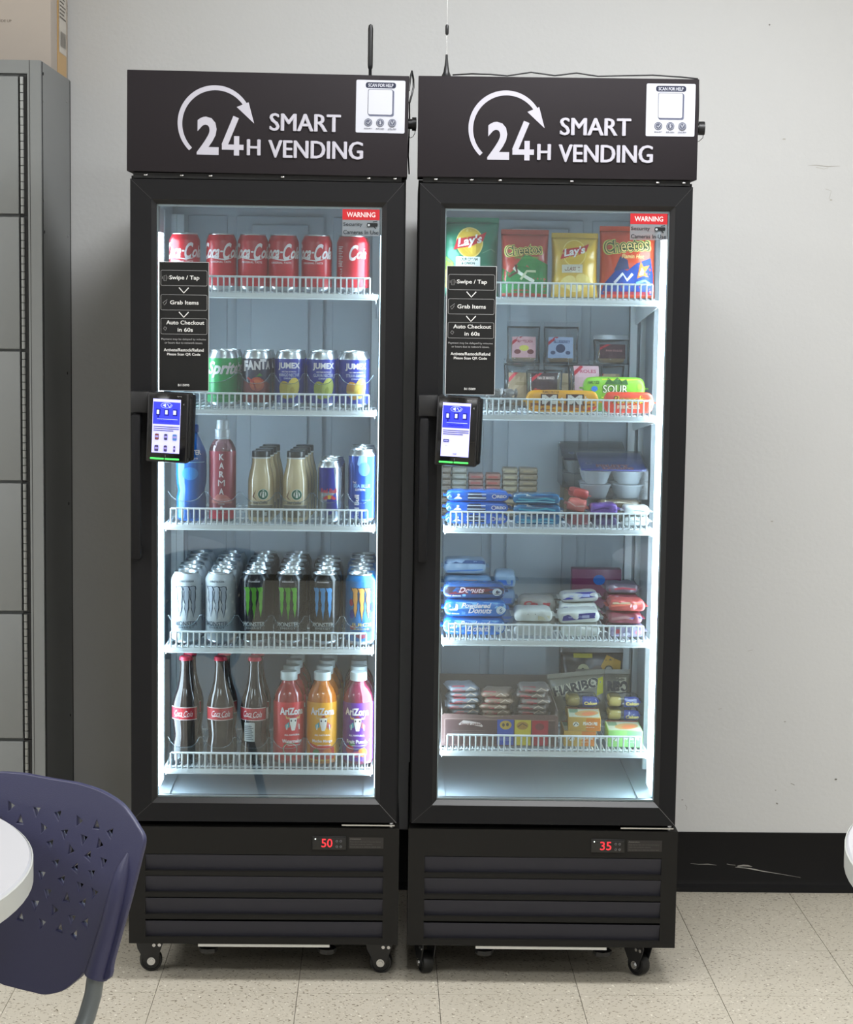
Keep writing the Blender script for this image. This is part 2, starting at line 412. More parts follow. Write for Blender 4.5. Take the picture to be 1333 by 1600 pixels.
def carton():
    t = empty('carton', (-.769, 4.66, 2.0065)); tag(t, 'pale cardboard carton sealed with brown tape on top of the grey lockers', 'box')
    mc = mat('pale_cardboard', (178, 168, 158), .75, var=.05, vscale=6); mt = mat('brown_tape', (196, 152, 74), .3, var=.1, vscale=20)
    m = MB(); m.box(-.50, 0, 0, .245, 0, .30, mc, b=.002); m.build('box_body', t)
    m = MB(); m.box(.0002, .0012, .085, .215, .0, .302, mt); m.box(-.5, .0005, .085, .215, .3003, .3012, mt)
    tp = m.build('tape', t)
    lab = [Q(.105, .05, .210, .20, (206, 200, 190))]
    for k in range(7): lab.append(Q(.115, .185-k*.009, .20-(k % 3)*.012, .188-k*.009, (90, 84, 76)))
    for k in range(14): lab.append(Q(.118+k*.006, .065, .118+k*.006+(.001+.0015*(k % 3)), .10, (80, 76, 70)))
    decal('shipping_label', lab, tp, wrap=lambda u, v, o: (.0013+o, u, v))
    decal('printed_text', [T('THIS SIDE UP', -.115, .105, .006, (130, 122, 112), w=.05)], t)
carton()

# ------------------------------------------------------------------ smart vending coolers
FRM = {'L': (-.5366, 4.20, 0.0), 'R': (.0683, 4.20, -.0132)}
def Wp(F, x, y, z):
    a = FRM[F]; ca, sa = math.cos(a[2]), math.sin(a[2])
    return (a[0]+x*ca-y*sa, a[1]+x*sa+y*ca, z)
SH = {'L': [1.504, 1.254, 1.004, .734, .465], 'R': [1.499, 1.250, 1.004, .757, .511]}

def shelf(parent, zd):
    m = MB(); r = .0016
    x0, x1, y0, y1 = .0705, .5215, .082, .49
    for k in range(37):
        x = x0+.008+k*(x1-x0-.016)/36; m.tube([(x, y0-.001, zd-.0018), (x, y1, zd-.0018)], r*.8, M_shelf, 5)
    for y in (.10, .22, .35, .48): m.tube([(x0, y, zd-.0052), (x1, y, zd-.0052)], .002, M_shelf, 6)
    m.box(x0-.004, x1+.004, y0-.006, y0-.001, zd-.0145, zd-.004, M_shelf, b=.0015)      # front lip
    m.tube([(x0, y0-.004, zd-.014), (x1, y0-.004, zd-.014)], .0030, M_shelf, 6)
    for sx in (x0-.001, x1+.001): m.tube([(sx, y0-.003, zd-.006), (sx, y1, zd-.006)], .0026, M_shelf, 6)
    s = m.build('shelf', parent, fix=False)
    m = MB(); zt = zd+.030
    m.tube([(.083, y0-.0035, zt), (.508, y0-.0035, zt)], .0026, M_shelf, 6)
    m.tube([(.083, y0-.0035, zd-.009), (.508, y0-.0035, zd-.009)], .0022, M_shelf, 6)
    m.build('guard_rail', s, fix=False)
    m = MB(); m.tube([(0, y0+.010, zd-.004), (0, y0-.002, zd-.010), (0, y0-.0045, zd-.004), (0, y0-.0045, zt)], .0021, M_shelf, 5)
    b0 = m.build('rail_bar', s, (.083, 0, 0))
    for k in range(1, 35):
        b = b0.copy(); C.objects.link(b); b.location.x = .083+k*.0125
    for sx in (x0-.0005, x1-.0015):
        m = MB(); m.prism([(.08, zd-.009), (.49, zd-.009), (.49, zd-.060), (.47, zd-.060), (.10, zd-.020), (.082, zd-.020)], sx, sx+.002, M_shelf, 'x')
        m.build('bracket', s)
    return s

def cooler(F, label, serial, temp, hdr_roll):
    loc = FRM[F]; t = empty('vending_cooler', (loc[0], loc[1], 0), loc[2]); tag(t, label, 'vending machine', 'smart vending coolers side by side')
    # cabinet: hollow body
    m = MB()
    m.box(.003, .036, .046, .62, .352, 1.742, M_black); m.box(.549, .582, .046, .62, .352, 1.742, M_black)
    m.box(.036, .549, .046, .62, 1.705, 1.742, M_black); m.box(.036, .549, .046, .62, .352, .396, M_black)
    m.box(.036, .549, .56, .62, .396, 1.705, M_black)
    m.build('cabinet', t)
    m = MB()   # inner liner with ducts
    m.box(.0362, .0395, .047, .555, .396, 1.704, M_liner); m.box(.5455, .5488, .047, .555, .396, 1.704, M_liner)
    m.box(.0395, .5455, .047, .555, 1.700, 1.7045, M_liner); m.box(.0395, .5455, .047, .555, .3962, .400, M_liner)
    m.box(.0395, .5455, .530, .556, .400, 1.700, M_liner)
    for xa, xb, yy in ((.075, .168, .524), (.19, .395, .518), (.417, .510, .524)): m.box(xa, xb, yy, .5305, .43, 1.68, M_liner, b=.003)
    m.box(.225, .36, .508, .5185, .44, 1.66, M_liner, b=.004)
    # curved sump at the bottom
    pts = [(.0395, .400), (.0395, .44)]+[(.0395+.04*(1-math.cos(a)), .44-.036*math.sin(a)) for a in [R(q) for q in range(0, 91, 15)]]+[(.0795, .400)]
    m.prism(pts, .05, .53, M_liner, 'y'); m.prism([(.585-a, b) for a, b in pts], .05, .53, M_liner, 'y')
    m.build('liner', t)
    m = MB()   # pilasters that carry the shelves
    for xx in (.0395, .5335):
        for yy in (.49, .24): m.box(xx, xx+.012, yy, yy+.014, .43, 1.68, M_shelf)
    for xx in (.052, .510): m.box(xx, xx+.016, .500, .512, .43, 1.68, M_shelf)
    m.build('pilaster', t)
    for sx in (0, 1):
        xa = .0535 if sx == 0 else .5290
        zt = 1.625
        m = MB(); m.box(xa, xa+.0085, .058, .125, .425, zt, M_led, b=.001); m.box(xa, xa+.0085, .058, .125, zt, 1.695, M_ledoff); m.box(xa-.006 if sx == 0 else xa+.0085, xa if sx == 0 else xa+.0145, .050, .128, .42, 1.695, M_ledoff)
        m.build('led_strip', t)
    for z in SH[F]: shelf(t, z)
    # door: four mitred members round the opening
    X0, X1, Z0, Z1 = .006, .578, .363, 1.733; a0, a1, c0, c1 = .060, .532, .413, 1.682
    y0, y1 = 0.0, .042; li = .010
    m = MB()
    O = [(X0, Z0), (X1, Z0), (X1, Z1), (X0, Z1)]; I = [(a0-li, c0-li), (a1+li, c0-li), (a1+li, c1+li), (a0-li, c1+li)]; G = [(a0, c0), (a1, c0), (a1, c1), (a0, c1)]
    for k in range(4):
        l = (k+1) % 4
        m.add([(O[k][0], y0, O[k][1]), (O[l][0], y0, O[l][1]), (I[l][0], y0, I[l][1]), (I[k][0], y0, I[k][1])], [(0, 1, 2, 3)], M_frame)
        m.add([(I[k][0], y0, I[k][1]), (I[l][0], y0, I[l][1]), (G[l][0], y0+.009, G[l][1]), (G[k][0], y0+.009, G[k][1])], [(0, 1, 2, 3)], M_bevel)
        m.add([(G[k][0], y0+.009, G[k][1]), (G[l][0], y0+.009, G[l][1]), (G[l][0], y1, G[l][1]), (G[k][0], y1, G[k][1])], [(0, 1, 2, 3)], M_bevel)
        m.add([(O[k][0], y0, O[k][1]), (O[l][0], y0, O[l][1]), (O[l][0], y1, O[l][1]), (O[k][0], y1, O[k][1])], [(3, 2, 1, 0)], M_frame)
        m.add([(O[k][0], y1, O[k][1]), (O[l][0], y1, O[l][1]), (G[l][0], y1, G[l][1]), (G[k][0], y1, G[k][1])], [(3, 2, 1, 0)], M_bevel)
    d = m.build('door', t)
    mit = (92, 92, 92)
    decal('mitre_joint', [Ln([O[k], I[k]], .0007, (70, 70, 70) if k != 1 else (120, 120, 120)) for k in range(4)], d)
    m = MB(); m.box(a0-.001, a1+.001, .010, .0135, c0-.001, c1+.001, M_glass); m.build('glass_pane', d)
    m = MB(); 
    for (xa, xb, za, zb) in ((a0, a1, c0, c0+.004), (a0, a1, c1-.004, c1), (a0, a0+.0022, c0, c1), (a1-.0022, a1, c0, c1)): m.box(xa, xb, .014, .020, za, zb, M_ledoff)
    m.build('glazing_spacer', d)
    # stickers on the glass
    sx, sz = .0645, 1.2915; W, H = .1055, .271
    wht = (214, 214, 212); bk = (26, 26, 26)
    it = [Q(sx, sz, sx+W, sz+H, (196, 198, 200)), Q(sx+.0016, sz+.001, sx+W-.001, sz+H-.001, bk)]
    def bxs(yc, h): it.append(RR(sx+.0045, yc-h/2, sx+W-.004, yc+h/2, .003, (150, 150, 150), .0008))
    bxs(sz+H-.034, .032); bxs(sz+H-.085, .032); bxs(sz+H-.135, .033)
    cx = sx+W/2
    it += [T('Swipe / Tap', cx+.001, sz+H-.034, .011, wht, w=.063, bold=.015), T('Grab Items', cx+.001, sz+H-.085, .0085, wht, w=.060, bold=.015),
           T('Auto Checkout', cx+.003, sz+H-.127, .0085, wht, w=.080, bold=.015), T('in 60s', cx+.003, sz+H-.142, .0085, wht, w=.032, bold=.015)]
    for yc in (sz+H-.060, sz+H-.111): it.append(Ln([(cx-.010, yc+.006), (cx, yc-.005), (cx+.010, yc+.006)], .0022, wht))
    it += [Ln([(sx+.011, sz+H-.040), (sx+.011, sz+H-.030), (sx+.016, sz+H-.028), (sx+.016, sz+H-.040)], .0008, (150, 150, 150), True), Ln([(sx+.0075, sz+H-.036), (sx+.0075, sz+H-.031)], .0008, (150, 150, 150)), Ln([(sx+.0195, sz+H-.036), (sx+.0195, sz+H-.031)], .0008, (150, 150, 150)),
           Ln([(sx+.009, sz+H-.086), (sx+.012, sz+H-.091), (sx+.016, sz+H-.086), (sx+.018, sz+H-.079)], .0009, (150, 150, 150), True),
           Ln([(sx+.010, sz+H-.140), (sx+.013, sz+H-.136), (sx+.017, sz+H-.139), (sx+.014, sz+H-.144)], .0009, (150, 150, 150), True),
           T('Payment may be delayed by minutes', cx, sz+H-.1625, .0052, (165, 165, 165), w=.094, bold=0), T('or hours due to network issues.', cx, sz+H-.1695, .0045, (165, 165, 165), w=.080, bold=0),
           T('Activate/Restock/Refund', cx, sz+H-.1845, .0066, wht, w=.084, bold=.02), T('Please Scan QR Code', cx, sz+H-.194, .0062, wht, w=.070, bold=.02),
           T(serial, cx, sz+.0125, .0048, wht, w=.024)]
    decal('instruction_sign', it, d, wrap=lambda u, v, o: (u, .0092-o, v), lay=.00018)
    wx, wz = .449, 1.624
    it = [Q(wx, wz+.031, wx+.078, wz+.053, (176, 38, 44)), T('WARNING', wx+.039, wz+.042, .0105, (232, 200, 200), w=.060, bold=.02),
          T('Security', wx+.022, wz+.021, .0095, (40, 44, 48), w=.040, bold=.01), T('Cameras In Use', wx+.039, wz+.0055, .0085, (40, 44, 48), w=.074, bold=.012),
          RR(wx+.052, wz+.0175, wx+.074, wz+.025, .002, (28, 30, 32)), El(wx+.0555, wz+.0205, .0042, .0042, (28, 30, 32)), El(wx+.0555, wz+.0205, .0024, .0024, (170, 176, 180)), Ln([(wx+.066, wz+.018), (wx+.070, wz+.013)], .002, (28, 30, 32)), Ln([(wx+.064, wz+.027), (wx+.073, wz+.0285)], .0016, (28, 30, 32))]
    wt = [('P', [(wx, wz-.002), (wx+.078, wz-.002), (wx+.078, wz+.031), (wx, wz+.031)], clear('sticker_film', (206, 212, 216), .0, .3, body=.55, bodycol=(150, 156, 160)))]
    decal('warning_sticker', wt+it, d, wrap=lambda u, v, o: (u, .0092-o, v), lay=.00030)
    # handle: upper block and long vertical grip
    m = MB(); m.box(.009, .050, -.022, .001, 1.246, 1.291, M_blkpl, b=.002)
    pts = [(.0225, .001, .938), (.0225, -.030, .942), (.0225, -.036, .955), (.0225, -.036, 1.215), (.0225, -.028, 1.238), (.0225, .001, 1.243)]
    m.box(.011, .032, -.040, -.026, .936, 1.243, M_frame, b=.006)
    m.box(.013, .030, -.028, .001, .936, .965, M_frame, b=.003); m.box(.013, .030, -.028, .001, 1.20, 1.243, M_frame, b=.003)
    m.build('handle', d)
    # payment terminal
    p = MB(); rot = Matrix.Translation((.0925, -.030, 1.2175)) @ Matrix.Rotation(R(-7), 4, 'Z') @ Matrix.Rotation(R(2), 4, 'Y')
    p.box(-.044, .044, -.026, .020, -.073, .073, M_blkpl, rot, b=.004)
    p.box(-.040, .049, -.008, .022, -.069, .069, M_frame, rot, b=.003)
    p.box(.040, .0465, -.021, -.008, -.062, .062, M_dark, rot, b=.001)
    p.box(-.036, .030, .018, .032, -.050, .050, M_blkpl, rot)
    term = p.build('payment_terminal', d)
    term2 = MB(); term2.box(-.040, .040, -.0272, -.0262, -.069, .071, mat('terminal_glass', (12, 12, 14), .12), rot, b=.0004)
    term2.build('face_glass', term)
    bl = pe((44, 52, 235), .95); lav = pe((176, 176, 250), .95); ltb = pe((190, 205, 255), .9); dk = pe((14, 16, 120), .6); dk2 = pe((40, 44, 96), .7)
    xs0, xs1, zs0, zs1 = -.0315, .0275, -.053, .0595
    it = [Q(xs0, zs0, xs1, zs1, lav), Q(xs0+.001, zs0+.060, xs1-.001, zs1-.006, bl), Ln([(x, zs1-.013+.0055*s) for x, s in ((-.015, 0), (-.012, .7), (-.004, 1), (.004, .9), (.010, .2), (.006, -.8), (-.004, -1), (-.012, -.7))], .0006, ltb, True),
          P([(-.011, zs1-.013), (-.004, zs1-.009), (-.004, zs1-.017)], ltb), Ln([(-.001, zs1-.010), (.004, zs1-.017), (.007, zs1-.012)], .0012, ltb)]
    for q in (-.020, -.002, .016):
        it += [Q(q-.005, zs0+.078, q+.005, zs0+.092, dk), Q(q-.003 if q < .01 else q-.004, zs0+.081, q+.002, zs0+.0895, ltb)]
    it += [Q(-.0215, zs0+.073, -.018, zs0+.078, dk), Q(-.022, zs0+.0705, .022, zs0+.0712, ltb), Ln([(-.018+k*.004, zs0+.066+(.001 if k % 2 else -.001)) for k in range(9)], .001, dk)]
    for k in range(3): it.append(Q(xs0+.003, zs0+.054-k*.004, xs1-.002-(.012 if k == 2 else 0), zs0+.0556-k*.004, dk2))
    if F == 'L':
        for r_ in range(2):
            for q, w_, col in ((-.021, .0042, (110, 60, 60)), (-.002, .0035, (50, 50, 80)), (.017, .0045, (70, 110, 170))):
                if r_ and q > 0: w_ = .002
                z_ = zs0+.034-r_*.024; cc = pe(col if not r_ else (60, 50, 90), .5)
                it.append(RR(q-w_, z_-.007, q+w_, z_+.006, .002, cc)); it.append(Q(q-w_*.8, z_-.002, q+w_*.8, z_+.002, pe((140, 130, 190), .6)))
    else:
        it += [RR(-.027, zs0+.030, -.015, zs0+.036, .001, dk2), T('chips', -.021, zs0+.033, .003, lav, w=.009), Q(-.023, zs0+.0225, -.018, zs0+.0228, dk2), T('total', -.002, zs0+.006, .003, dk2, w=.007)]
    def tw(u, v, o): return rot @ Vector((u, -.0273-o, v))
    decal('screen', it, term, wrap=tw, lay=.00006)
    m = MB(); m.box(-.034, -.005, -.0284, -.0262, -.067, -.0635, pe((70, 225, 90), 1.3), rot, b=.0008); m.box(-.003, .0275, -.0284, -.0262, -.067, -.0635, pe((70, 225, 90), 1.3), rot, b=.0008)
    m.build('light_bar', term)
    decal('face_print', [T('tap+go', .024, .066, .003, (150, 150, 150), w=.010), El(-.001, .0665, .0012, .0012, (50, 40, 30)), Ln([(.0325, .050), (.0345, .052), (.0345, .048)], .0006, (170, 170, 170), True), Q(-.0026, -.0615, -.0010, -.0565, (90, 90, 90))], term, wrap=tw)
    # header panel
    hp = Matrix.Translation((.292, 0, 1.849)) @ Matrix.Rotation(R(hdr_roll), 4, 'Y') @ Matrix.Translation((-.292, 0, -1.849))
    m = MB(); m.box(.0, .5845, -.004, .10, 1.7465, 1.954, M_head, hp, b=.0012); m.box(.02, .565, .10, .40, 1.7465, 1.80, M_dark, hp)
    hd = m.build('header_panel', t)
    def hw(u, v, o): return hp @ Vector((u, -.004-o, v))
    W_ = (176, 174, 184)
    arc = []; wd = []
    cx, cz, rr = .1835, 1.8475, .0735
    for k in range(45):
        a = R(226-k*(226-27)/44); arc.append((cx+rr*math.cos(a), cz+rr*math.sin(a))); wd.append(.0082+.0022*math.sin(math.pi*k/44))
    ah = [(cx+rr*math.cos(R(34))-.017, cz+rr*math.sin(R(34))-.006), (cx+rr*math.cos(R(27))+.003, cz+rr*math.sin(R(27))+.012), (cx+.0805, cz+.002)]
    four = [Ln([(.2265, 1.862), (.2025, 1.803)], .0125, W_), Q(.1975, 1.7945, .2425, 1.8055, W_), Q(.2225, 1.783, .2335, 1.823, W_)]
    it = [Ln(arc, wd, W_), P(ah, W_), T('2', .168, 1.8225, .078, W_, w=.045, bold=.0), T('2', .168, 1.8225, .078, W_, w=.0455, bold=.03)]+four+[
          ]
    for dx, dz in ((-.0015, 0), (.0015, 0), (0, .0006), (0, -.0006), (-.0008, 0), (.0008, 0)):
        it += [T('SMART', .370+dx, 1.8535+dz, .0355, W_, w=.146, bold=.0), T('VENDING', .3925+dx, 1.7985+dz, .036, W_, w=.195, bold=.0), T('H', .2635+dx, 1.8005+dz, .032, W_, w=.0260, bold=.0)]
    decal('lettering', it, hd, wrap=hw)
    x0, z0 = .475, 1.836; nv = (40, 44, 62)
    it = [RR(x0, z0, x0+.102, z0+.108, .003, (186, 188, 197)), RR(x0+.0195, z0+.0915, x0+.0825, z0+.1035, .005, nv), T('SCAN FOR HELP', x0+.051, z0+.0975, .0070, (186, 188, 197), w=.052, bold=.02),
          RR(x0+.026, z0+.034, x0+.079, z0+.088, .004, (96, 100, 120)), RR(x0+.0245, z0+.0365, x0+.0765, z0+.0895, .004, (60, 64, 82)), RR(x0+.0255, z0+.0375, x0+.0755, z0+.0885, .0035, (186, 188, 197))]
    for q, s in ((.026, 'REQUEST'), (.051, 'REFUNDS'), (.076, 'ISSUES')):
        it += [El(x0+q, z0+.021, .0082, .0082, (84, 88, 104)), El(x0+q, z0+.021, .0066, .0066, (186, 188, 197)), El(x0+q, z0+.021, .006, .006, (84, 88, 104)), T(s, x0+q, z0+.0085, .0026, nv, w=.017)]
    it += [Ln([(x0+.023, z0+.021), (x0+.026, z0+.018), (x0+.030, z0+.0245)], .0012, (186, 188, 197)), T('$', x0+.051, z0+.021, .008, (186, 188, 197), w=.004), Ln([(x0+.073, z0+.024), (x0+.076, z0+.018), (x0+.079, z0+.025)], .0014, (186, 188, 197))]
    decal('help_sticker', it, hd, wrap=lambda u, v, o: hw(u, v, o+.0002))
    # gap rail and clips under the header
    m = MB(); m.box(.012, .572, .004, .046, 1.735, 1.7462, M_dark); m.build('hinge_rail', t)
    m = MB()
    for xx in (.035, .11, .17, .32, .50, .555): m.box(xx, xx+.007, -.001, .003, 1.7395, 1.7425, M_chr, b=.0006)
    m.build('clip', t)
    # plinth: face with four louvres
    m = MB(); LV = [(.252, .290), (.204, .242), (.155, .194), (.104, .145)]
    x0, x1 = .036, .551
    m.box(.0, x0, .001, .05, .090, .350, M_plinth); m.box(x1, .585, .001, .05, .090, .350, M_plinth)
    zz = [.090]; 
    for a, b in LV[::-1]: zz += [a, b]
    zz.append(.350)
    for k in range(0, len(zz), 2): m.box(x0, x1, .001, .05, zz[k], zz[k+1], M_plinth)
    m.box(.0, .585, .05, .62, .090, .10, M_black); m.box(0, .004, .05, .62, .10, .350, M_black); m.box(.581, .585, .05, .62, .10, .350, M_black)
    m.box(.004, .581, .045, .049, .10, .350, M_dark); m.box(.004, .581, .6, .619, .10, .35, M_black); m.box(0.004, .581, .05, .62, .346, .350, M_black)
    pl = m.build('plinth', t)
    m = MB(); 
    for side in (x0, x1-.0015): pass
    m.add([(x0, .0015, .040), (x1, .0015, .040), (x1, .012, .001), (x0, .012, .001), (x0, .014, .001), (x1, .014, .001), (x1, .0035, .040), (x0, .0035, .040)], [(0, 1, 2, 3), (3, 2, 5, 4), (4, 5, 6, 7), (7, 6, 1, 0), (0, 3, 4, 7), (1, 6, 5, 2)], M_louv)
    m.add([(x0, .002, 0), (x0, .03, 0), (x0, .03, -.001), (x0, .002, -.001)], [(0, 1, 2, 3)], M_dark)
    lv0 = None
    for a, b in LV:
        if lv0 is None: lv0 = m.build('louver', pl, (0, 0, a-.0035)); lv = lv0
        else: lv = lv0.copy(); C.objects.link(lv); lv.location = (0, 0, a-.0035)
    m = MB(); m.box(.397, .470, -.0015, .001, .3025, .333, mat('display_housing', (24, 24, 24), .25), b=.0008); dp = m.build('temperature_display', pl)
    red = pe((236, 40, 50), 1.6); g_ = (110, 110, 112)
    it = [Q(.399, .327, .468, .3276, (60, 60, 60)), T(temp, .4285, .3175, .0185, red, w=.0235 if temp == '50' else .024, bold=.0), El(.4035, .3265, .0015, .0015, pe((235, 245, 240), 1.4))]
    for q in ((.450, .322), (.4585, .322), (.450, .310), (.4585, .310)): it += [El(q[0], q[1], .0026, .0026, g_), El(q[0], q[1], .0016, .0016, (40, 40, 40))]
    decal('display_print', it, dp, wrap=lambda u, v, o: (u, -.0015-o, v))
    decal('care_text', [Q(.476, .305, .551, .330, (46, 44, 42)), T('Attention', .490, .3265, .003, (100, 98, 95), w=.024), T('Keep the air inlet clear of dust and objects', .512, .320, .003, (84, 82, 80), w=.066, bold=0), T('Clean the condenser regularly', .503, .3145, .003, (84, 82, 80), w=.048, bold=0), T('Do not lean on or climb the cabinet door', .512, .309, .003, (84, 82, 80), w=.066, bold=0)], pl, wrap=lambda u, v, o: (u, .001-o, v))
    m = MB(); m.box(.150, .436, .0015, .02, .0835, .0895, mat('drip_tray', (176, 176, 170), .4)); m.build('drip_tray', t)
    for xx in (.17, .43):
        m = MB(); m.lathe([(0, -.014), (.017, -.014), (.021, -.010), (.021, -.002), (.006, 0), (.006, .014), (0, .014)], 8, Matrix.Translation((xx, .032, .0755)), M_rub); m.build('levelling_foot', t)
    # hinge at lower right
    m = MB(); m.box(.46, .575, -.001, .02, .3555, .3585, M_chr); m.cyl((.567, .012, .350), (.567, .012, .363), .005, M_chr, 10); m.build('door_hinge', t)
    # side camera and loop of wire on the header
    m = MB()
    e_ = .0175 if F == 'L' else .026
    m.cyl((.585, .09, 1.862), (.585+e_*.6, .09, 1.862), .011, M_blkpl, 16); m.cyl((.585+e_*.5, .09, 1.862), (.585+e_, .09, 1.862), .0145, M_blkpl, 18)
    m.cyl((.585+e_, .09, 1.862), (.5855+e_, .09, 1.862), .010, M_dark, 12)
    m.tube([(.583+e_, .088, 1.850), (.582+e_, .088, 1.842), (.585+e_*.6, .088, 1.835), (.585+e_*.3, .09, 1.833), (.586, .095, 1.838)], .0007, M_dark, 5)
    m.build('side_camera', hd)
    # casters
    for cx, cy, ang in CAST[F]:
        c = MB(); c.box(-.03, .03, -.03, .03, .085, .0895, M_blkpl); c.lathe([(0, .072), (.019, .074), (.02, .085), (0, .085)], 16, None, M_blkpl)
        ct = c.build('caster', t, (cx, cy, 0)); ct.rotation_euler = (0, 0, ang)
        f = MB()
        for sy in (-.0155, .013): f.prism([(-.030, .076), (.028, .076), (.030, .066), (.014, .018), (.006, .013), (-.006, .018), (-.026, .055)], sy, sy+.0025, M_blkpl, 'y')
        f.box(-.026, .026, -.0155, .0155, .073, .077, M_blkpl); f.build('fork', ct)
        wm = MB(); A = Matrix.Translation((.004, 0, .0253)) @ Matrix.Rotation(R(90), 4, 'X')
        wm.lathe([(0, -.0115), (.012, -.0115), (.013, -.009), (.019, -.009), (.020, -.0115), (.0235, -.0105), (.0250, -.006), (.0250, .006), (.0235, .0105), (.020, .0115), (.019, .009), (.013, .009), (.012, .0115), (0, .0115)], 28, A, M_rub)
        wm.build('wheel', ct)
        bm_ = MB(); bm_.cyl((.004, -.0195, .0253), (.004, .018, .0253), .0060, M_chr, 6); bm_.cyl((.004, -.0165, .0253), (.004, -.0158, .0253), .009, M_chr, 16)
        for qx, qz in ((.016, .062), (.028, .062)): bm_.cyl((qx-.006, -.0175, qz), (qx-.006, -.0155, qz), .0038, M_chr, 10)
        bm_.build('bolt', ct)
    return t
CAST = {'L': [(.034, .088, .12), (.545, .086, -.10), (.045, .56, .3), (.54, .56, .4)], 'R': [(.040, .088, -1.25), (.515, .088, -.85), (.045, .56, .3), (.54, .56, .4)]}
cooler('L', 'black glass door vending cooler full of canned and bottled drinks, nearer the lockers', 'B115095', '50', .35)
cooler('R', 'black glass door vending cooler full of bagged snacks, under the wire antenna', 'B115089', '35', -.15)

# antennas and cable
m = MB(); o = Wp('L', .502, .25, 1.7465)
m.lathe([(0, .0), (.009, 0), (.009, .10), (.0035, .11), (.0035, .250), (.0052, .253), (.0058, .260), (.0058, .338), (.004, .346), (0, .348)], 14, None, M_blkpl)
a = m.build('stub_antenna', None, (o[0], o[1], 1.8005+0)); tag(a, 'short black rubber rod antenna rising behind the header of the drinks cooler', 'antenna')
a.location.z = 1.7425
t = empty('whip_antenna', Wp('R', .0585, .06, 1.9545)); tag(t, 'thin whip antenna on a flared black magnetic foot on the snack cooler', 'antenna')
m = MB(); m.lathe([(0, 0), (.0135, 0), (.0135, .003), (.010, .006), (.0065, .014), (.0042, .028), (.0028, .042), (.0025, .050), (0, .050)], 20, None, M_blkpl); m.build('magnetic_foot', t)
m = MB(); m.cyl((0, 0, .048), (0, 0, .092), .0009, M_chr, 8); m.cyl((0, 0, .108), (0, 0, .26), .0009, M_chr, 8); m.build('whip', t)
m = MB(); m.lathe([(0, .090), (.0024, .091), (.0038, .094), (.0038, .109), (.0024, .112), (0, .113)], 12, None, M_blkpl); m.build('loading_coil', t)
m = MB(); z0 = 1.9545+.0018
pp = [(.072, .055, .006), (.11, .03, .006), (.15, .02, .0045), (.185, .02, .002), (.235, .02, .010), (.285, .02, .004), (.33, .02, .010), (.375, .02, .004), (.43, .02, .006), (.49, .02, .008), (.55, .02, .005), (.585, .03, .003), (.5905, .05, -.006)]
m.tube([Wp('R', x, y, z0+z) for x, y, z in pp], .0017, M_blkpl, 6)
m.tube([Wp('R', .5905+.0015*math.sin(z*30), .052, 1.948-z) for z in (0, .02, .04, .055, .075)], .0016, M_blkpl, 6)
a = m.build('antenna_cable'); tag(a, 'thin black cable waving along the top of the snack cooler', 'cable')
m = MB()
m.tube([Wp('L', x, y, z) for x, y, z in ((.5862, .12, 1.935), (.589, .13, 1.962), (.5925, .14, 1.978), (.596, .15, 1.962), (.5965, .15, 1.945), (.592, .14, 1.925), (.588, .13, 1.91))], .0022, M_blkpl, 7)
m.tube([Wp('L', x, y, z) for x, y, z in ((.588, .13, 1.91), (.5885, .12, 1.88), (.587, .14, 1.80), (.5895, .15, 1.76))], .0018, M_blkpl, 6)
a = m.build('cable_loop'); tag(a, 'short black cable looping up beside the header between the two coolers', 'cable')

# ------------------------------------------------------------------ products: cans and bottles (origin at the base, print faces -y)
ORD = ['front', 'second', 'third', 'fourth', 'fifth', 'sixth']
NTH = ['lowest', 'second up', 'third up', 'fourth up', 'fifth up', 'sixth up', 'seventh up', 'eighth up', 'ninth up']
def can(name, label, r, h, body, items, neck=None, tabc=M_alu, lidr=None, band=None):
    t = empty(name); t['label'] = label; t['category'] = 'can'
    s = r/.0331; n = .0055*s
    sh = h-.017 if r > .03 else h-.014
    lr = lidr or r*.83
    prof = [(0, .004), (r*.68, .004), (r*.76, 0), (r*.83, .0012), (r, .010), (r, sh), (r*.965, sh+.004), (lr+.0005, h-.004), (lr, h-.003)]
    pr = []
    for k, p in enumerate(prof):
        mm = M_alu if (k < 4 or (neck and k >= 5)) else body
        pr.append((p[0], p[1], mm))
    m = MB(); m.lathe(pr, 28); m.build('body', t)
    m = MB(); m.lathe([(lr, h-.003), (lr+.0006, h-.0016), (lr+.0002, h), (lr-.0012, h), (lr-.0026, h-.005), (0, h-.0046)], 28, None, M_alu); l = m.build('lid', t)
    m = MB(); m.prism([(-.004, -.012), (.004, -.012), (.0055, .002), (.003, .007), (-.003, .007), (-.0055, .002)], h-.0045, h-.0030, tabc, 'z'); m.build('pull_tab', l)
    if items:
        decal('printed_label', items, t, wrap=cylwrap([(r, 0), (r, sh), (r*.965, sh+.004), (lr, h)]), step=.0045, lay=.00005)
    return t
def put(proto, F, x, y, z, label=None, group=None, rz=0.0, used=set()):
    if proto.name in used: o = copy_tree(proto)
    else: o = proto; used.add(proto.name)
    o.location = Wp(F, x, y, z); o.rotation_euler = (0, 0, FRM[F][2]+rz)
    if label: o['label'] = label
    if group: o['group'] = group
    return o
def gl(name, c, rough=.3, **k): return mat(name, c, rough, spec=.6, **k)

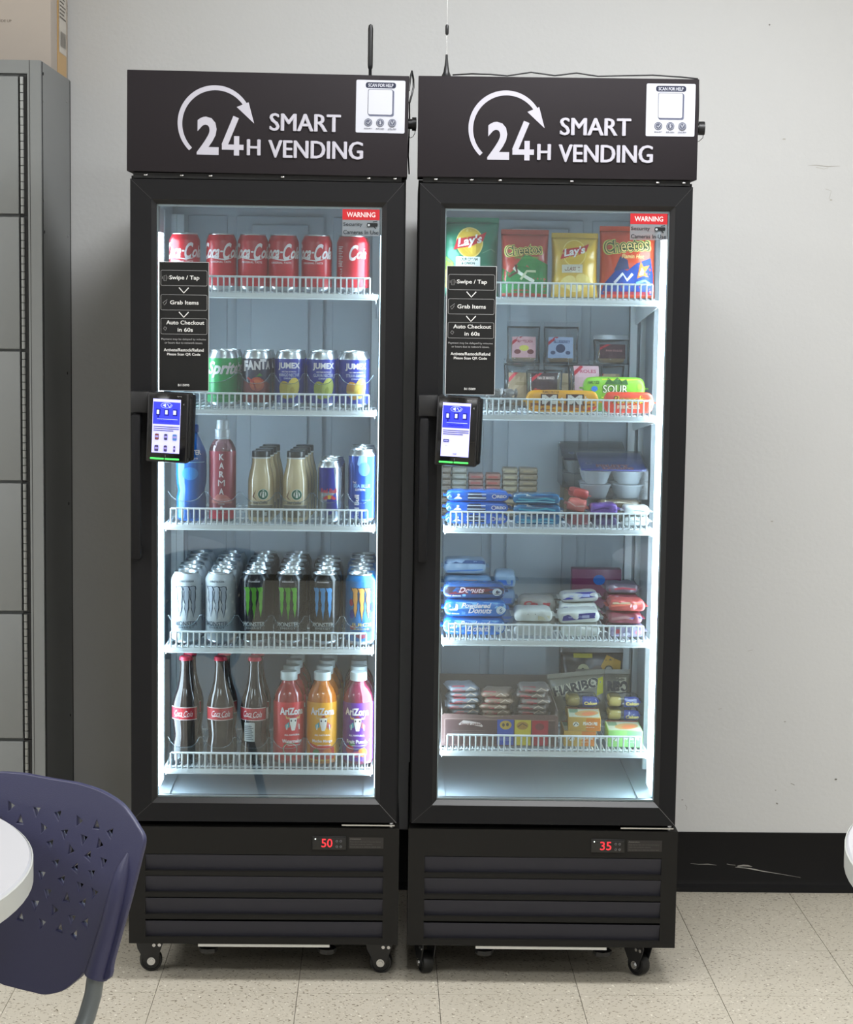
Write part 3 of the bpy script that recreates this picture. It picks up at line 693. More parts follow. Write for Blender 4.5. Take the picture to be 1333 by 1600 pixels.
G = 'canned drinks on the top shelf of the drinks cooler'
red = gl('cola_red_paint', (186, 22, 40), .3)
W = (232, 226, 228)
def cola_items():
    it = [T('C', -.043, .084, .036, W, w=.020, bold=.03, shear=.45), T('oca', -.022, .0785, .020, W, w=.030, bold=.03, shear=.45), Q(-.0055, .0815, .0, .085, W), T('C', .010, .084, .036, W, w=.020, bold=.03, shear=.45), T('ola', .031, .0825, .026, W, w=.028, bold=.03, shear=.45),
          Ln([(-.046, .066), (-.030, .072), (-.014, .068), (.004, .066), (.020, .069)], [.0005, .003, .0016, .003, .0008], W),
          T('ORIGINAL TASTE', -.004, .061, .0042, W, w=.046, bold=.01)]
    return it
c0 = can('soda_can', 'x', .0331, .122, red, cola_items())
xs = [.107, .186, .254, .320, .392, .468]
pos = ['leftmost', 'second from the left', 'third from the left', 'fourth from the left', 'fifth from the left', 'rightmost']
for k, x in enumerate(xs[:5]):
    put(c0, 'L', x, .13, SH['L'][0], 'red cola can with white script, top shelf, %s in the row' % pos[k], G, rz=R((4, 10, 6, 0, -8)[k]))
c1 = can('soda_can', 'x', .0331, .122, red, [T('C', .004, .084, .034, W, w=.020, bold=.03, shear=.45), T('ola', .024, .0825, .022, W, w=.028, bold=.03, shear=.45), T('RECYCLE ME', -.025, .040, .006, W, w=.05, rot=R(90))]
         + [Q(-.033, .096-.0035*k, -.020-(k % 3)*.002, .0975-.0035*k, W) for k in range(13)])
put(c1, 'L', xs[5], .13, SH['L'][0], 'red cola can turned to its ingredients text, rightmost on the top shelf', G)
put(c1, 'L', xs[5]+.005, .205, SH['L'][0], 'red cola can hidden behind the rightmost can of the top shelf', G, rz=R(-30))

# second shelf
G = 'canned drinks on the second shelf of the drinks cooler'
z = SH['L'][1]; yel = (214, 196, 60)
def fruit(x, y, s, col, hi):
    return [El(x-.005*s, y, .0085*s, .0125*s, col, rot=.3), El(x+.006*s, y+.003*s, .0085*s, .014*s, hi, rot=-.2), El(x+.004*s, y-.002, .003*s, .006*s, col, rot=-.2)]
green = gl('lime_green_paint', (38, 158, 84), .3)
sp = can('soda_can', 'x', .0331, .122, green, [T('Sprite', .0, .080, .036, W, w=.080, bold=.035, shear=.35), Q(-.0295, .020, .03, .0212, (120, 210, 150))], neck=True)
for k in range(2): put(sp, 'L', .190+.006*k, .13+.072*k, z, 'green lemon lime soda can, %s of its column on the second shelf' % ORD[k], G, rz=R(8))
blk = gl('dark_can_paint', (40, 38, 48), .3)
fa = can('soda_can', 'x', .0331, .122, gl('dark_blue_can_paint', (44, 42, 70), .3), [P([(-.034, .010), (.034, .010), (.034, .050), (.012, .062), (-.010, .052), (-.034, .058)], (120, 40, 46)), El(.002, .050, .016, .015, (196, 84, 60)), El(.002, .050, .011, .010, (214, 112, 76)), Ln([(-.020, .064), (-.006, .055), (.002, .030), (-.016, .02)], .004, (170, 60, 60)), P([(.0, .066), (.008, .074), (.014, .068)], (70, 130, 60)),
        T('F', -.024, .089, .023, W, w=.0125, bold=.06), T('A', -.012, .091, .021, W, w=.0155, bold=.06), T('N', .0025, .090, .019, W, w=.014, bold=.06), T('T', .0155, .093, .022, W, w=.014, bold=.06), T('A', .0275, .091, .018, W, w=.0125, bold=.06)], neck=True)
for k in range(2): put(fa, 'L', .264+.004*k, .13+.072*k, z, 'dark fruit soda can with an orange printed on it, %s of its column' % ORD[k], G)
jb = gl('royal_blue_paint', (30, 44, 150), .28)
for q, (x, fr, sub, rz, lab) in enumerate(((.335, ((206, 176, 70), (226, 200, 96)), 'MANGO NECTAR', 0, 'with yellow mangoes'), (.405, ((176, 178, 70), (204, 206, 104)), 'GUAVA NECTAR', 9, 'with green guavas'), (.473, ((214, 150, 60), (232, 196, 90)), 'STRAW-BANANA', 14, 'with a banana'))):
    ju = can('nectar_can', 'x', .0331, .122, jb, [T('JUMEX', 0, .089, .0165, W, w=.050, bold=.04), T('NECTAR DE FRUTA', 0, .0775, .003, W, w=.032), T(sub, 0, .0705, .0070, (200, 206, 226), w=.046, bold=.01), T('DRINK', 0, .0632, .0035, (200, 206, 226), w=.022)]
             + fruit(.0, .038, 1.6, *fr) + ([Ln([(-.022, .036), (-.006, .031), (.010, .038), (.018, .056)], [.003, .009, .010, .003], (232, 190, 70))] if q == 2 else []), neck=True)
    for k in range(2): put(ju, 'L', x+.003*k, .13+.072*k, z, 'blue fruit nectar can %s on the label, %s of its column' % (lab, ORD[k]), G, rz=R(rz))

# third shelf
G = 'bottles and slim cans on the third shelf of the drinks cooler'
z = SH['L'][2]
def bottle(name, label, prof, bodym, items=None, cap=None, wrapprof=None, liquid=None, sleeve=None):
    t = empty(name); t['label'] = label; t['category'] = 'bottle'
    m = MB(); m.lathe(prof, 26, None, bodym); b = m.build('body', t)
    if liquid: m = MB(); m.lathe(liquid[0], 24, None, liquid[1]); m.build('liquid', t)
    if sleeve: m = MB(); m.lathe(sleeve[0], 26, None, sleeve[1]); m.build('sleeve', t)
    if cap:
        m = MB(); m.lathe(cap[0], 24, None, cap[1])
        if len(cap) > 2: m.lathe(cap[2], 24, None, cap[3])
        m.build('cap', t)
    if items: decal('printed_label', items, t, wrap=cylwrap(wrapprof), step=.0045)
    return t
blue = gl('blue_sports_drink', (20, 92, 170), .12, var=.1, vscale=30)
bp = [(0, .003), (.026, 0), (.032, .006), (.0325, .05), (.029, .066), (.0325, .082), (.0335, .10), (.0335, .142), (.030, .155), (.020, .178), (.0135, .19), (.0135, .20)]
b = bottle('sports_drink_bottle', 'x', bp, blue, [T('WATER', .004, .150, .011, W, w=.044, bold=.03), Q(-.03, .128, .035, .1295, (120, 190, 235)), El(.0, .104, .018, .014, (40, 130, 205)), T('ELECTROLYTE', .002, .137, .0035, W, w=.03)],
           ([(.0155, .192), (.0155, .206), (.014, .209), (0, .209)], gl('blue_cap', (30, 60, 130), .4)), bp)
put(b, 'L', .122, .13, z, 'blue sports drink bottle behind the payment screen on the third shelf', G)
kb = [(0, .003), (.024, 0), (.0290, .005), (.0292, .145), (.0285, .158), (.022, .172), (.0145, .180), (.0145, .190)]
rs = [(.0293, .004), (.0296, .006), (.0296, .150), (.029, .153)]
kap = mat('red_shrink_label', (148, 52, 66), .35)
W2 = (224, 214, 218)
b = bottle('wellness_bottle', 'x', kb, clear('pink_pet', (236, 200, 204), .08, .1, body=.25, bodycol=(190, 120, 130)), [T(ch, .0, .141-k*.0188, .0135, W2, w=(.0105 if ch != 'M' else .0145), bold=(.04 if ch != 'M' else 0)) for k, ch in enumerate('KARMA')]
           + [P([(-.024, .045), (-.012, .056), (-.008, .060), (.010, .058), (.024, .046), (.024, .040), (-.024, .040)], (196, 120, 112)), T('PROBIOTIC', 0, .0475, .0052, (214, 160, 160), w=.036), T('WATER', 0, .0385, .003, W2, w=.014), El(0, .032, .0025, .0025, W2), Q(-.03, .006, .03, .024, (206, 34, 56)), T('BERRY CHERRY', 0, .020, .003, (230, 160, 160), w=.022)],
           ([(.0165, .183), (.0168, .186), (.0168, .1995), (.0135, .200), (.0130, .218), (.012, .220), (0, .220)], clear('cap_clear', (214, 222, 226), .1, .3, body=.72, bodycol=(206, 212, 216)), [(.0145, .178), (.017, .179), (.017, .1825), (.0145, .183)], mat('cap_ring', (180, 190, 196), .4)), rs, sleeve=(rs, kap))
put(b, 'L', .190, .128, z, 'red sleeved vitamin water bottle with vertical white letters and a clear domed cap', G)
fb = [(0, .003), (.023, 0), (.0275, .004), (.0285, .02), (.0285, .080), (.0277, .093), (.0250, .107), (.0215, .120), (.0198, .129), (.0195, .141)]
coff = mat('iced_coffee_glass', (206, 186, 146), .10, coat=.6)
fr_it = [Q(-.030, .010, .030, .037, (122, 110, 92)), Ln([(-.030, .037), (.030, .037)], .0008, (210, 204, 190)), T('Iced Coffee', -.002, .0425, .0065, (60, 44, 36), w=.032, shear=.3), El(.004, .0605, .0118, .0118, (226, 228, 220)), El(.004, .0605, .0110, .0110, (18, 92, 66)), El(.004, .0605, .0068, .0072, (226, 228, 220)),
         P([(-.001, .054), (.0005, .066), (.004, .0685), (.0075, .066), (.009, .054), (.0065, .054), (.006, .061), (.004, .063), (.002, .061), (.0015, .054)], (18, 92, 66)), El(.004, .0645, .0018, .0024, (226, 228, 220)), P([(.0015, .068), (.004, .0705), (.0065, .068)], (226, 228, 220)),
         Ln([(-.012, .070), (-.018, .055), (-.010, .048)], [.0005, .0035, .0008], (110, 70, 44)), Q(.006, .014, .012, .022, (220, 220, 214))]
blkcap = mat('black_metal_cap', (26, 28, 28), .3)
f0 = bottle('coffee_bottle', 'x', fb, coff, fr_it, ([(.0190, .139), (.0200, .140), (.0205, .1425), (.0200, .1425), (.0200, .152), (.0190, .1535), (0, .1535)], blkcap, [(.0190, .1370), (.0206, .1375), (.0206, .1405), (.019, .141)], mat('white_cap_ring', (206, 206, 200), .4)), fb)
for q, x in enumerate((.274, .350)):
    for k in range(4): put(f0, 'L', x+.004*k, .128+.062*k, z, 'small iced coffee bottle, %s one of the %s coffee column, third shelf' % (ORD[k], ('left', 'right')[q]), G, rz=R(5-q*6))
silver = gl('silver_blue_can', (176, 184, 196), .22, metal=.7)
rb_it = [P([(-.008, .120), (-.0265, .120), (-.0265, .085), (-.004, .078)], (24, 34, 132)), P([(-.0265, .120), (.010, .120), (.014, .072), (-.016, .066), (-.0265, .070)], (24, 34, 132)), P([(.016, .066), (.02, .028), (-.008, .012), (-.004, .050)], (24, 34, 132)),
         T('Red', -.011, .070, .010, (196, 40, 60), w=.016, bold=.03), T('Bull', .009, .070, .010, (196, 40, 60), w=.016, bold=.03), El(.001, .056, .0055, .0045, (222, 180, 60)), P([(-.014, .053), (-.004, .061), (-.002, .053), (-.009, .050)], (190, 40, 56)), P([(.016, .053), (.006, .061), (.004, .053), (.011, .050)], (190, 40, 56)), T('ENERGY DRINK', .0, .046, .003, (60, 70, 140), w=.022)]
r0 = can('energy_can', 'x', .0266, .134, silver, rb_it, neck=True)
for k in range(3): put(r0, 'L', .425+.002*k, .126+.058*k, z, 'slim silver and blue energy can, %s of its column on the third shelf' % ORD[k], G, rz=R(-3))
sea = gl('sea_blue_can', (24, 78, 176), .22, metal=.3)
sb_it = [P([(-.006, .147), (.012, .147), (.012, .128), (.002, .118), (-.010, .128)], (140, 180, 226)), El(.006, .118, .013, .015, (96, 150, 214)), T('THE', -.016, .0885, .004, W, w=.009), T('SEA BLUE', .001, .0815, .0075, (150, 195, 240), w=.038, bold=.03), T('EDITION', -.003, .0730, .005, W, w=.022), T('Red Bull', -.010, .036, .0105, W, w=.052, rot=R(90), bold=.04), T('WITH CRISP JUNEBERRY', .012, .05, .003, (150, 195, 240), w=.022)]
s0 = can('energy_can', 'x', .0292, .160, sea, sb_it, neck=True)
for k in range(3): put(s0, 'L', .494+.001*k, .128+.062*k, z, 'tall blue energy can with vertical lettering, %s of its column on the third shelf' % ORD[k], G)

# fourth shelf: tall energy cans, columns six deep
G = 'tall energy drink cans on the fourth shelf'
z = SH['L'][3]
def claws(c, edge=None, s=1.0):
    out = []
    def claw(dx, L):
        o = [(-.0085, .127), (-.0045, .1262), (.0, .1275), (.0046, .1262), (.0058, .1200), (.0044, .1165), (.0052, .103), (.0036, .093), (.0042, .082), (.0020, .070), (.0006, .058-L), (-.0012, .070), (-.0034, .081), (-.0022, .090), (-.0046, .100), (-.0040, .1165), (-.0066, .1215)]
        return [(dx+x*s, y) for x, y in o]
    for dx, L in ((-.0146, -.004), (0, .004), (.0146, -.002)):
        if edge: out.append(('P', [(dx+(x-dx)*1.42, y+(.0012 if y > .1 else -.002)) for x, y in claw(dx, L)], edge))
        out.append(('P', claw(dx, L), c))
    return out
def energy(name, body, cc, txt, word, extra, edge=None, sub='ENERGY'):
    return can('energy_can', name, .0331, .157, body, extra+claws(cc, edge)+[T(word, .0, .0455, .0100, txt, w=.050 if word != 'JUICE' else .046, bold=.02), T(sub, 0, .0370, .0042, txt, w=.034, space=1.3)], lidr=.0262)
whp = mat('white_textured_can', (198, 204, 208), .4, bump=.15, bscale=260)
sug = (92, 98, 106)
e_w = energy('x', whp, (170, 178, 188), sug, 'MONSTER', [T('ZERO SUGAR', 0, .1385, .0042, sug, w=.034)], edge=(52, 60, 70))
blkm = gl('black_can', (20, 22, 22), .22)
e_g = energy('x', blkm, (92, 160, 52), (190, 194, 192), 'MONSTER', [T('ENGINEERED', 0, .1395, .003, W, w=.026)])
e_b = energy('x', blkm, (84, 150, 206), (190, 194, 192), 'MONSTER', [T('ENGINEERED', 0, .1395, .003, W, w=.026)])
jc = mat('blue_juice_can', (44, 116, 176), .3, var=.25, vscale=70)
e_j = energy('x', jc, (226, 164, 84), (232, 206, 130), 'JUICE', [El(-.024, .095, .005, .008, (170, 50, 70)), El(-.022, .07, .006, .010, (50, 60, 150)), El(.026, .085, .005, .011, (50, 60, 150)), El(-.020, .040, .007, .005, (176, 60, 84)), El(.018, .034, .008, .005, (50, 60, 150)), El(.0, .022, .012, .006, (176, 60, 84))], edge=(44, 40, 60), sub='MANGO')
cols = ((e_w, .112, 'white energy can of the leftmost column', 5), (e_w, .186, 'white energy can beside the black cans', -9), (e_g, .262, 'green clawed black energy can of the left green column', 0), (e_g, .338, 'green clawed black energy can of the right green column', -3), (e_b, .416, 'black energy can with pale blue claw marks', -6), (e_j, .494, 'blue juice energy can with orange claw marks', 6))
for pr, x, lab, rz in cols:
    for k in range(6 if pr is not e_b else 5): put(pr, 'L', x+(.5366-x)*-.0+.0035*(k % 2), .126+.0675*k, z, '%s, %s in line, fourth shelf' % (lab, ORD[k]), G, rz=R(rz+(k*17 % 9)*(1 if k else 0)))

# fifth shelf: glass cola bottles and juice bottles
G = 'bottles on the lowest shelf of the drinks cooler'
z = SH['L'][4]
cb = [(0, .004), (.022, .002), (.0275, 0), (.0295, .006), (.0300, .022), (.0292, .040), (.0262, .058), (.0262, .066), (.0285, .085), (.0300, .100), (.0300, .128), (.0265, .145), (.0195, .165), (.0150, .185), (.0128, .205), (.0125, .222), (.0138, .226), (.0138, .230), (.0125, .231)]
cola = mat('cola_in_glass', (34, 24, 24), .04, coat=.5)
cola_it = [Q(-.036, .0985, .036, .1270, (214, 206, 204)), Q(-.036, .1000, .036, .1255, (176, 30, 48)), T('Coca', -.009, .1135, .013, W, w=.020, bold=0, shear=.4), T('Cola', .014, .1125, .013, W, w=.020, bold=0, shear=.4), Ln([(-.019, .1055), (-.008, .108), (.004, .105), (.016, .106)], [.0004, .0014, .0008, .0004], W)]
rc = mat('red_crown_cap', (176, 36, 60), .3, metal=.3)
c0 = bottle('cola_bottle', 'x', cb, cola, cola_it, ([(.0148, .228), (.0155, .2295), (.0138, .236), (.010, .238), (0, .238)], rc), [(.030, 0), (.030, .3)])
c2 = bottle('cola_bottle', 'x', cb, cola, cola_it+[Q(-.016, .052, .008, .094, (196, 198, 196))]+[Q(-.014, .056+k*.0042, .005-(k % 2)*.003, .0575+k*.0042, (110, 112, 114)) for k in range(8)]+[Q(.036, .10, .046, .1255, (200, 200, 198))], ([(.0148, .228), (.0155, .2295), (.0138, .236), (.010, .238), (0, .238)], rc), [(.030, 0), (.030, .3)])
for q, (x, rz) in enumerate(((.111, -12), (.187, 2), (.262, -10))):
    for k in range(2): put(c2 if (q == 2 and k == 0) else c0, 'L', x+.003*k, .128+.066*k, z, 'red capped glass cola bottle%s, %s of the %s cola column' % (' with a white stock label' if q == 2 and k == 0 else '', ORD[k], ('left', 'middle', 'right')[q]), G, rz=R(rz))
ab = [(0, .004), (.024, 0), (.0325, .004), (.0338, .012), (.0338, .128), (.0335, .140), (.031, .155), (.025, .168), (.018, .177), (.0155, .182), (.0155, .190)]
wcap = mat('pale_plastic_cap', (196, 206, 206), .4)
def skull(cx, cy, hat):
    return [P([(cx-.0085, cy+.012), (cx+.0085, cy+.012), (cx+.007, cy-.002), (cx+.0035, cy-.016), (cx-.0035, cy-.016), (cx-.007, cy-.002)], (226, 222, 214)), Ln([(cx-.008, cy+.012), (cx-.014, cy+.012), (cx-.017, cy+.019)], [.005, .004, .0006], (214, 170, 110)), Ln([(cx+.008, cy+.012), (cx+.014, cy+.012), (cx+.017, cy+.019)], [.005, .004, .0006], (214, 170, 110)),
            El(cx-.0045, cy+.006, .0016, .0022, (60, 40, 50)), El(cx+.0045, cy+.006, .0016, .0022, (60, 40, 50)), P([(cx-.006, cy+.014), (cx, cy+.019), (cx+.006, cy+.014)], hat),
            P([(cx-.018, cy-.004), (cx-.009, cy+.004), (cx-.008, cy-.008), (cx-.016, cy-.012)], (90, 170, 180)), P([(cx+.018, cy-.004), (cx+.009, cy+.004), (cx+.008, cy-.008), (cx+.016, cy-.012)], (214, 96, 96)), Ln([(cx-.013, cy-.002), (cx-.014, cy-.014)], .0024, (214, 220, 220)), Ln([(cx+.013, cy-.002), (cx+.014, cy-.014)], .0024, (214, 220, 220))]
for q, (x, lc, jc2, word, dec, rz, lab) in enumerate(((.338, (204, 34, 44), (150, 28, 30), 'Watermelon', [El(-.004, .036, .017, .015, (60, 120, 70)), El(-.004, .036, .0155, .0135, (226, 210, 200)), El(-.004, .036, .0145, .0125, (196, 30, 44))], 16, 'red watermelon'),
      (.412, (228, 160, 20), (196, 110, 20), 'Mucho Mango', [P([(-.03, .014), (.03, .014), (.03, .040), (.01, .046), (-.012, .044), (-.03, .050)], (206, 60, 50)), El(.012, .030, .010, .009, (226, 120, 50)), El(-.014, .028, .008, .009, (80, 130, 60))], 3, 'yellow mango'),
      (.4915, (96, 34, 140), (120, 30, 60), 'Fruit Punch', [El(-.016, .036, .010, .010, (196, 50, 60)), El(.014, .030, .011, .010, (230, 140, 50)), El(.0, .026, .008, .007, (220, 90, 120)), El(-.010, .050, .007, .006, (60, 130, 70))], -4, 'purple fruit punch'))):
    lm = mat('juice_label_%d' % q, lc, .4); jm = mat('juice_liquid_%d' % q, jc2, .12, coat=.5)
    sl = [(.0339, .010), (.0341, .012), (.0341, .139), (.0338, .1405)]
    b = bottle('juice_bottle', 'x', ab, jm, dec+[T('AriZona', .0, .121, .0165, W, w=.056, bold=.04)]+skull(.002, .094, (150, 40, 50))+[T('ALL NATURAL', .0, .0685, .004, W, w=.034, bold=.03), T(word, .0, .0545, .0085, W, w=.044, bold=.03), T('juice cocktail', .004, .0455, .004, W, w=.028)],
               ([(.0168, .186), (.0188, .187), (.0188, .203), (.0175, .205), (0, .205)], wcap), sl, sleeve=(sl, lm))
    for k in range(4): put(b, 'L', x+.003*k*(q < 2), .130+.0705*k, z, '%s juice bottle with pale cap, %s of its column, lowest shelf' % (lab, ORD[k]), G, rz=R(rz))

# clear scalloped product guides (front plates with a U cut for each column)
def guide(F, zi, cols, zlow, zhigh, y=.0865):
    x0, x1 = .072, .522; pts = []
    edges = [x0]+[(a+b)/2 for a, b in zip(cols, cols[1:])]+[x1]
    top = []
    for k in range(len(cols)):
        a, b = edges[k], edges[k+1]; c = (a+b)/2; hw = (b-a)/2-.004
        for q in range(13):
            u = -1+q/6.0; top.append((c+u*hw, zlow+(zhigh-zlow)*abs(u)**3.2))
    m = MB(); z0 = SH[F][zi]
    n = len(top)
    vs = [(x, y, z0+zz) for x, zz in top]+[(x, y, z0+.002) for x, zz in top]
    vs += [(x, y+.0012, zz) for x, _, zz in vs]
    fs = []
    for i in range(n-1): fs += [(i, i+1, n+i+1, n+i), (2*n+i, 3*n+i, 3*n+i+1, 2*n+i+1)]
    m.add(vs, fs, M_clear); m.tube([(x, y+.0006, z0+zz) for x, zz in top], .0008, M_clearedge, 5)
    o = m.build('product_guide', None, fix=False); o.location = Wp(F, 0, 0, 0); o.rotation_euler = (0, 0, FRM[F][2])
    return o
o = guide('L', 1, [.19, .264, .335, .405, .473], .052, .074); tag(o, 'clear scalloped plastic divider in front of the soda and nectar cans', 'divider', 'clear shelf dividers')
o = guide('L', 2, [.122, .19, .274, .350, .425, .494], .045, .066); tag(o, 'clear scalloped plastic divider in front of the coffee bottles', 'divider', 'clear shelf dividers')
o = guide('L', 3, [.112, .186, .262, .338, .416, .494], .042, .066); tag(o, 'clear scalloped plastic divider in front of the tall energy cans', 'divider', 'clear shelf dividers')
o = guide('L', 4, [.111, .187, .262, .338, .412, .494], .040, .064); tag(o, 'clear scalloped plastic divider in front of the glass cola bottles', 'divider', 'clear shelf dividers')

# ------------------------------------------------------------------ bags and packets
def pillow_g(w, h, t, pz=2.4, sag=.25):
    def g(u, v):
        a = min(1, abs(2*u/w)); b = max(0, min(1, v/h)); b2 = abs(2*b-1)
        s = max(0, 1-a**pz)**.55*max(0, 1-b2**3.2)**.6
        return t/2*s*(1+sag*(.5-b))
    return g
def pillow(name, w, h, t, m_, seal=.010, seed=0, wr=.0016, matf=None, nx=22, ny=26, parent=None, extra=None):
    """standing pouch: base at z 0, front faces -y"""
    g = pillow_g(w, h, t); vs = []; fs = []; mi = []
    mats = [m_]+(extra or [])
    def outl(u, v):
        b = v/h; pin = 1-.035*math.sin(math.pi*b)
        return u*pin
    for sgn in (-1, 1):
        for j in range(ny+1):
            for i in range(nx+1):
                u = -w/2+w*i/nx; v = h*j/ny; edge = min(i, nx-i, j, ny-j) == 0
                d = g(u, v)
                if not edge: d += wr*noise.noise(Vector((u*38+seed*9, v*38, sgn*4)))*min(1, d/(t*.2))
                vs.append((outl(u, v), sgn*max(d, .0003 if not edge else 0), v))
    N = (nx+1)*(ny+1)
    for s in (0, 1):
        for j in range(ny):
            for i in range(nx):
                a = s*N+j*(nx+1)+i; f = (a, a+1, a+nx+2, a+nx+1); fs.append(f if s == 0 else f[::-1])
                mi.append(matf(-w/2+w*(i+.5)/nx, h*(j+.5)/ny) if matf else 0)
    # crimped seals
    def strip(z0, z1):
        o = len(vs); n = 30
        for j in (0, 1):
            for i in range(n+1): vs.append((-w/2+w*i/n, .0006*(1 if i % 2 else -1), z0 if j == 0 else z1+(.0006 if i % 2 else 0)))
        for i in range(n): fs.append((o+i, o+i+1, o+n+2+i, o+n+1+i)); mi.append(0)
    if seal: strip(h-.0005, h+seal); strip(-.0*seal, .0012)
    me = bpy.data.meshes.new(name); me.from_pydata(vs, [], fs)
    for x in mats: me.materials.append(x)
    me.polygons.foreach_set('material_index', mi); me.polygons.foreach_set('use_smooth', [True]*len(fs))
    bm = bmesh.new(); bm.from_mesh(me); bmesh.ops.remove_doubles(bm, verts=bm.verts[:], dist=.00005); bm.to_mesh(me); bm.free()
    o = bpy.data.objects.new(name, me); C.objects.link(o)
    if parent: o.parent = parent
    def wrap(u, v, off):
        g_ = g(u, v)+wr*noise.noise(Vector((u*38+seed*9, v*38, -4)))*min(1, g(u, v)/(t*.2))
        return (outl(u, v), -(g_+off), v)
    return o, wrap
def flow(name, L, H, D, m_, n=4.5, seed=0, wr=.0012, crimp=.007, nx=22, ns=24, taper=12):
    """lying packet along x: base at z 0, long sides face +-y"""
    vs = []; fs = []
    Lb = L-2*crimp
    def sec(u):
        a = min(1, abs(2*u/Lb)); return max(0, 1-a**taper)**.5
    for i in range(nx+1):
        u = Lb*(-.5+i/nx); u = Lb/2*math.sin(math.pi/2*(2*i/nx-1)) if True else u
        s = sec(u); a = D/2*(.80+.20*s); b = max(H/2*s, .0004)
        for k in range(ns):
            th = 2*math.pi*k/ns; c, s_ = math.cos(th), math.sin(th)
            y = a*math.copysign(abs(c)**(2/n), c); z_ = b*math.copysign(abs(s_)**(2/n), s_)
            d = wr*noise.noise(Vector((u*60+seed*7, y*60, z_*60)))*s
            vs.append((u, y*(1+d/D*2), H/2+z_+d*(.5 if s_ > 0 else .1)))
    for i in range(nx):
        for k in range(ns):
            l = (k+1) % ns; fs.append((i*ns+k, (i+1)*ns+k, (i+1)*ns+l, i*ns+l))
    for sg in (-1, 1):
        o = len(vs); q = 16
        for j in (0, 1):
            for i in range(q+1):
                vs.append((sg*(Lb/2+j*crimp), D*.42*(2*i/q-1), H/2+(.0007 if i % 2 else -.0007)+.0015*noise.noise(Vector((i*.3, sg, seed)))))
        for i in range(q): fs.append((o+i, o+i+1, o+q+2+i, o+q+1+i))
    me = bpy.data.meshes.new(name); me.from_pydata(vs, [], fs); me.materials.append(m_)
    me.polygons.foreach_set('use_smooth', [True]*len(fs))
    bm = bmesh.new(); bm.from_mesh(me); bmesh.ops.recalc_face_normals(bm, faces=bm.faces[:]); bm.to_mesh(me); bm.free()
    o = bpy.data.objects.new(name, me); C.objects.link(o)
    def wrap(u, v, off):    # v is height on the front side; v > H continues over the top
        uu = max(-Lb/2, min(Lb/2, u)); s = sec(uu); a = D/2*(.80+.20*s)+.0006; b = max(H/2*s, .001)
        if v <= H*.93:
            zz = max(-.97*b, min(.97*b, (v-H/2)*s)); y = a*(max(0, 1-abs(zz/b)**n))**(1/n)
            return (u, -(y+off), H/2+zz)
        y = a*.78-(v-H*.93); zt = b*(max(0, 1-abs(y/a)**n))**(1/n)
        return (u, -y, H/2+zt+off+.0008)
    return o, wrap
def place(o, F, x, y, z, label, cat, group, rz=0.0, rx=0.0, ry=0.0):
    o.location = Wp(F, x, y, z); o.rotation_euler = (rx, ry, FRM[F][2]+rz); tag(o, label, cat, group); return o

# top shelf of the snack cooler: chips
G = 'chip bags on the top shelf of the snack cooler'
z = SH['R'][0]+.0012
LY = (214, 176, 60); RD = (186, 34, 48)
def lays_logo(cx, cy, s):
    return [El(cx, cy, .030*s, .034*s, (232, 206, 120)), El(cx, cy, .0275*s, .0315*s, LY), P([(cx-.036*s, cy-.016*s), (cx-.020*s, cy-.012*s), (cx+.004*s, cy-.008*s), (cx+.030*s, cy+.004*s), (cx+.037*s, cy+.024*s), (cx+.020*s, cy+.016*s), (cx-.004*s, cy+.012*s), (cx-.028*s, cy+.008*s)], RD),
            T("Lay's", cx, cy+.002*s, .026*s, (236, 232, 230), w=.056*s, bold=.03, shear=.25, rot=.18)]
o, wr = pillow('chip_bag', .132, .160, .060, gl('green_foil_bag', (26, 112, 84), .28, bump=.05, bscale=60), seed=1, wr=.004)
decal('printed_label', lays_logo(.002, .113, 1.0)+[Q(-.028, .044, .026, .082, (218, 222, 218)), T('SOUR CREAM', -.001, .0765, .0065, (40, 80, 60), w=.042), T('& ONION', -.001, .068, .006, (40, 80, 60), w=.030), Q(-.012, .060, .010, .0605, (40, 80, 60)), P([(-.060, .020), (-.030, .020), (-.034, .07), (-.060, .09)], (120, 150, 60)), El(-.045, .035, .014, .020, (206, 186, 90)), El(.045, .04, .013, .020, (222, 222, 206)), Ln([(.030, .09), (.050, .10), (.060, .094)], .0015, (110, 160, 130)), Ln([(-.062, .085), (-.04, .07)], .003, (90, 170, 80))], o, wrap=wr, step=.008, stepy=.008)
place(o, 'R', .114, .155, z, 'large green potato chip bag, leftmost on the top shelf of the snack cooler', 'chip bag', G, rx=R(-5))
def cheetos(it_extra, cx, cy, s, rot=.08):
    out = [T('Cheetos', cx, cy, .027*s, (206, 206, 110), w=.086*s, bold=.10, rot=rot), T('Cheetos', cx, cy, .0245*s, (44, 66, 40), w=.081*s, bold=.055, rot=rot), T('Cheetos', cx, cy, .0225*s, (226, 190, 120), w=.077*s, bold=-.005, rot=rot)]
    return out+it_extra
o, wr = pillow('chip_bag', .104, .136, .050, gl('red_orange_foil_bag', (168, 58, 44), .28), seed=2, wr=.004)
decal('printed_label', [P([(-.050, .006), (.050, .006), (.052, .070), (.030, .074), (.010, .060), (-.012, .066), (-.034, .048), (-.051, .06)], (40, 120, 62)), P([(-.02, .066), (-.006, .055), (.004, .066), (.018, .052), (.03, .068), (.044, .06), (.05, .05), (.05, .07), (.0, .09)], (50, 130, 66)), Ln([(-.026, .060), (-.012, .048), (.004, .038), (.02, .03)], .007, (226, 226, 214)), Ln([(-.010, .034), (.004, .052), (.024, .052)], .005, (200, 206, 170)), Ln([(-.036, .040), (-.018, .050), (-.022, .066)], .005, (96, 50, 40)), T('CHEDDAR JALAPENO', .004, .081, .006, (90, 160, 70), w=.056)]+cheetos([], -.004, .099, 1.0), o, wrap=wr, step=.008, stepy=.008)
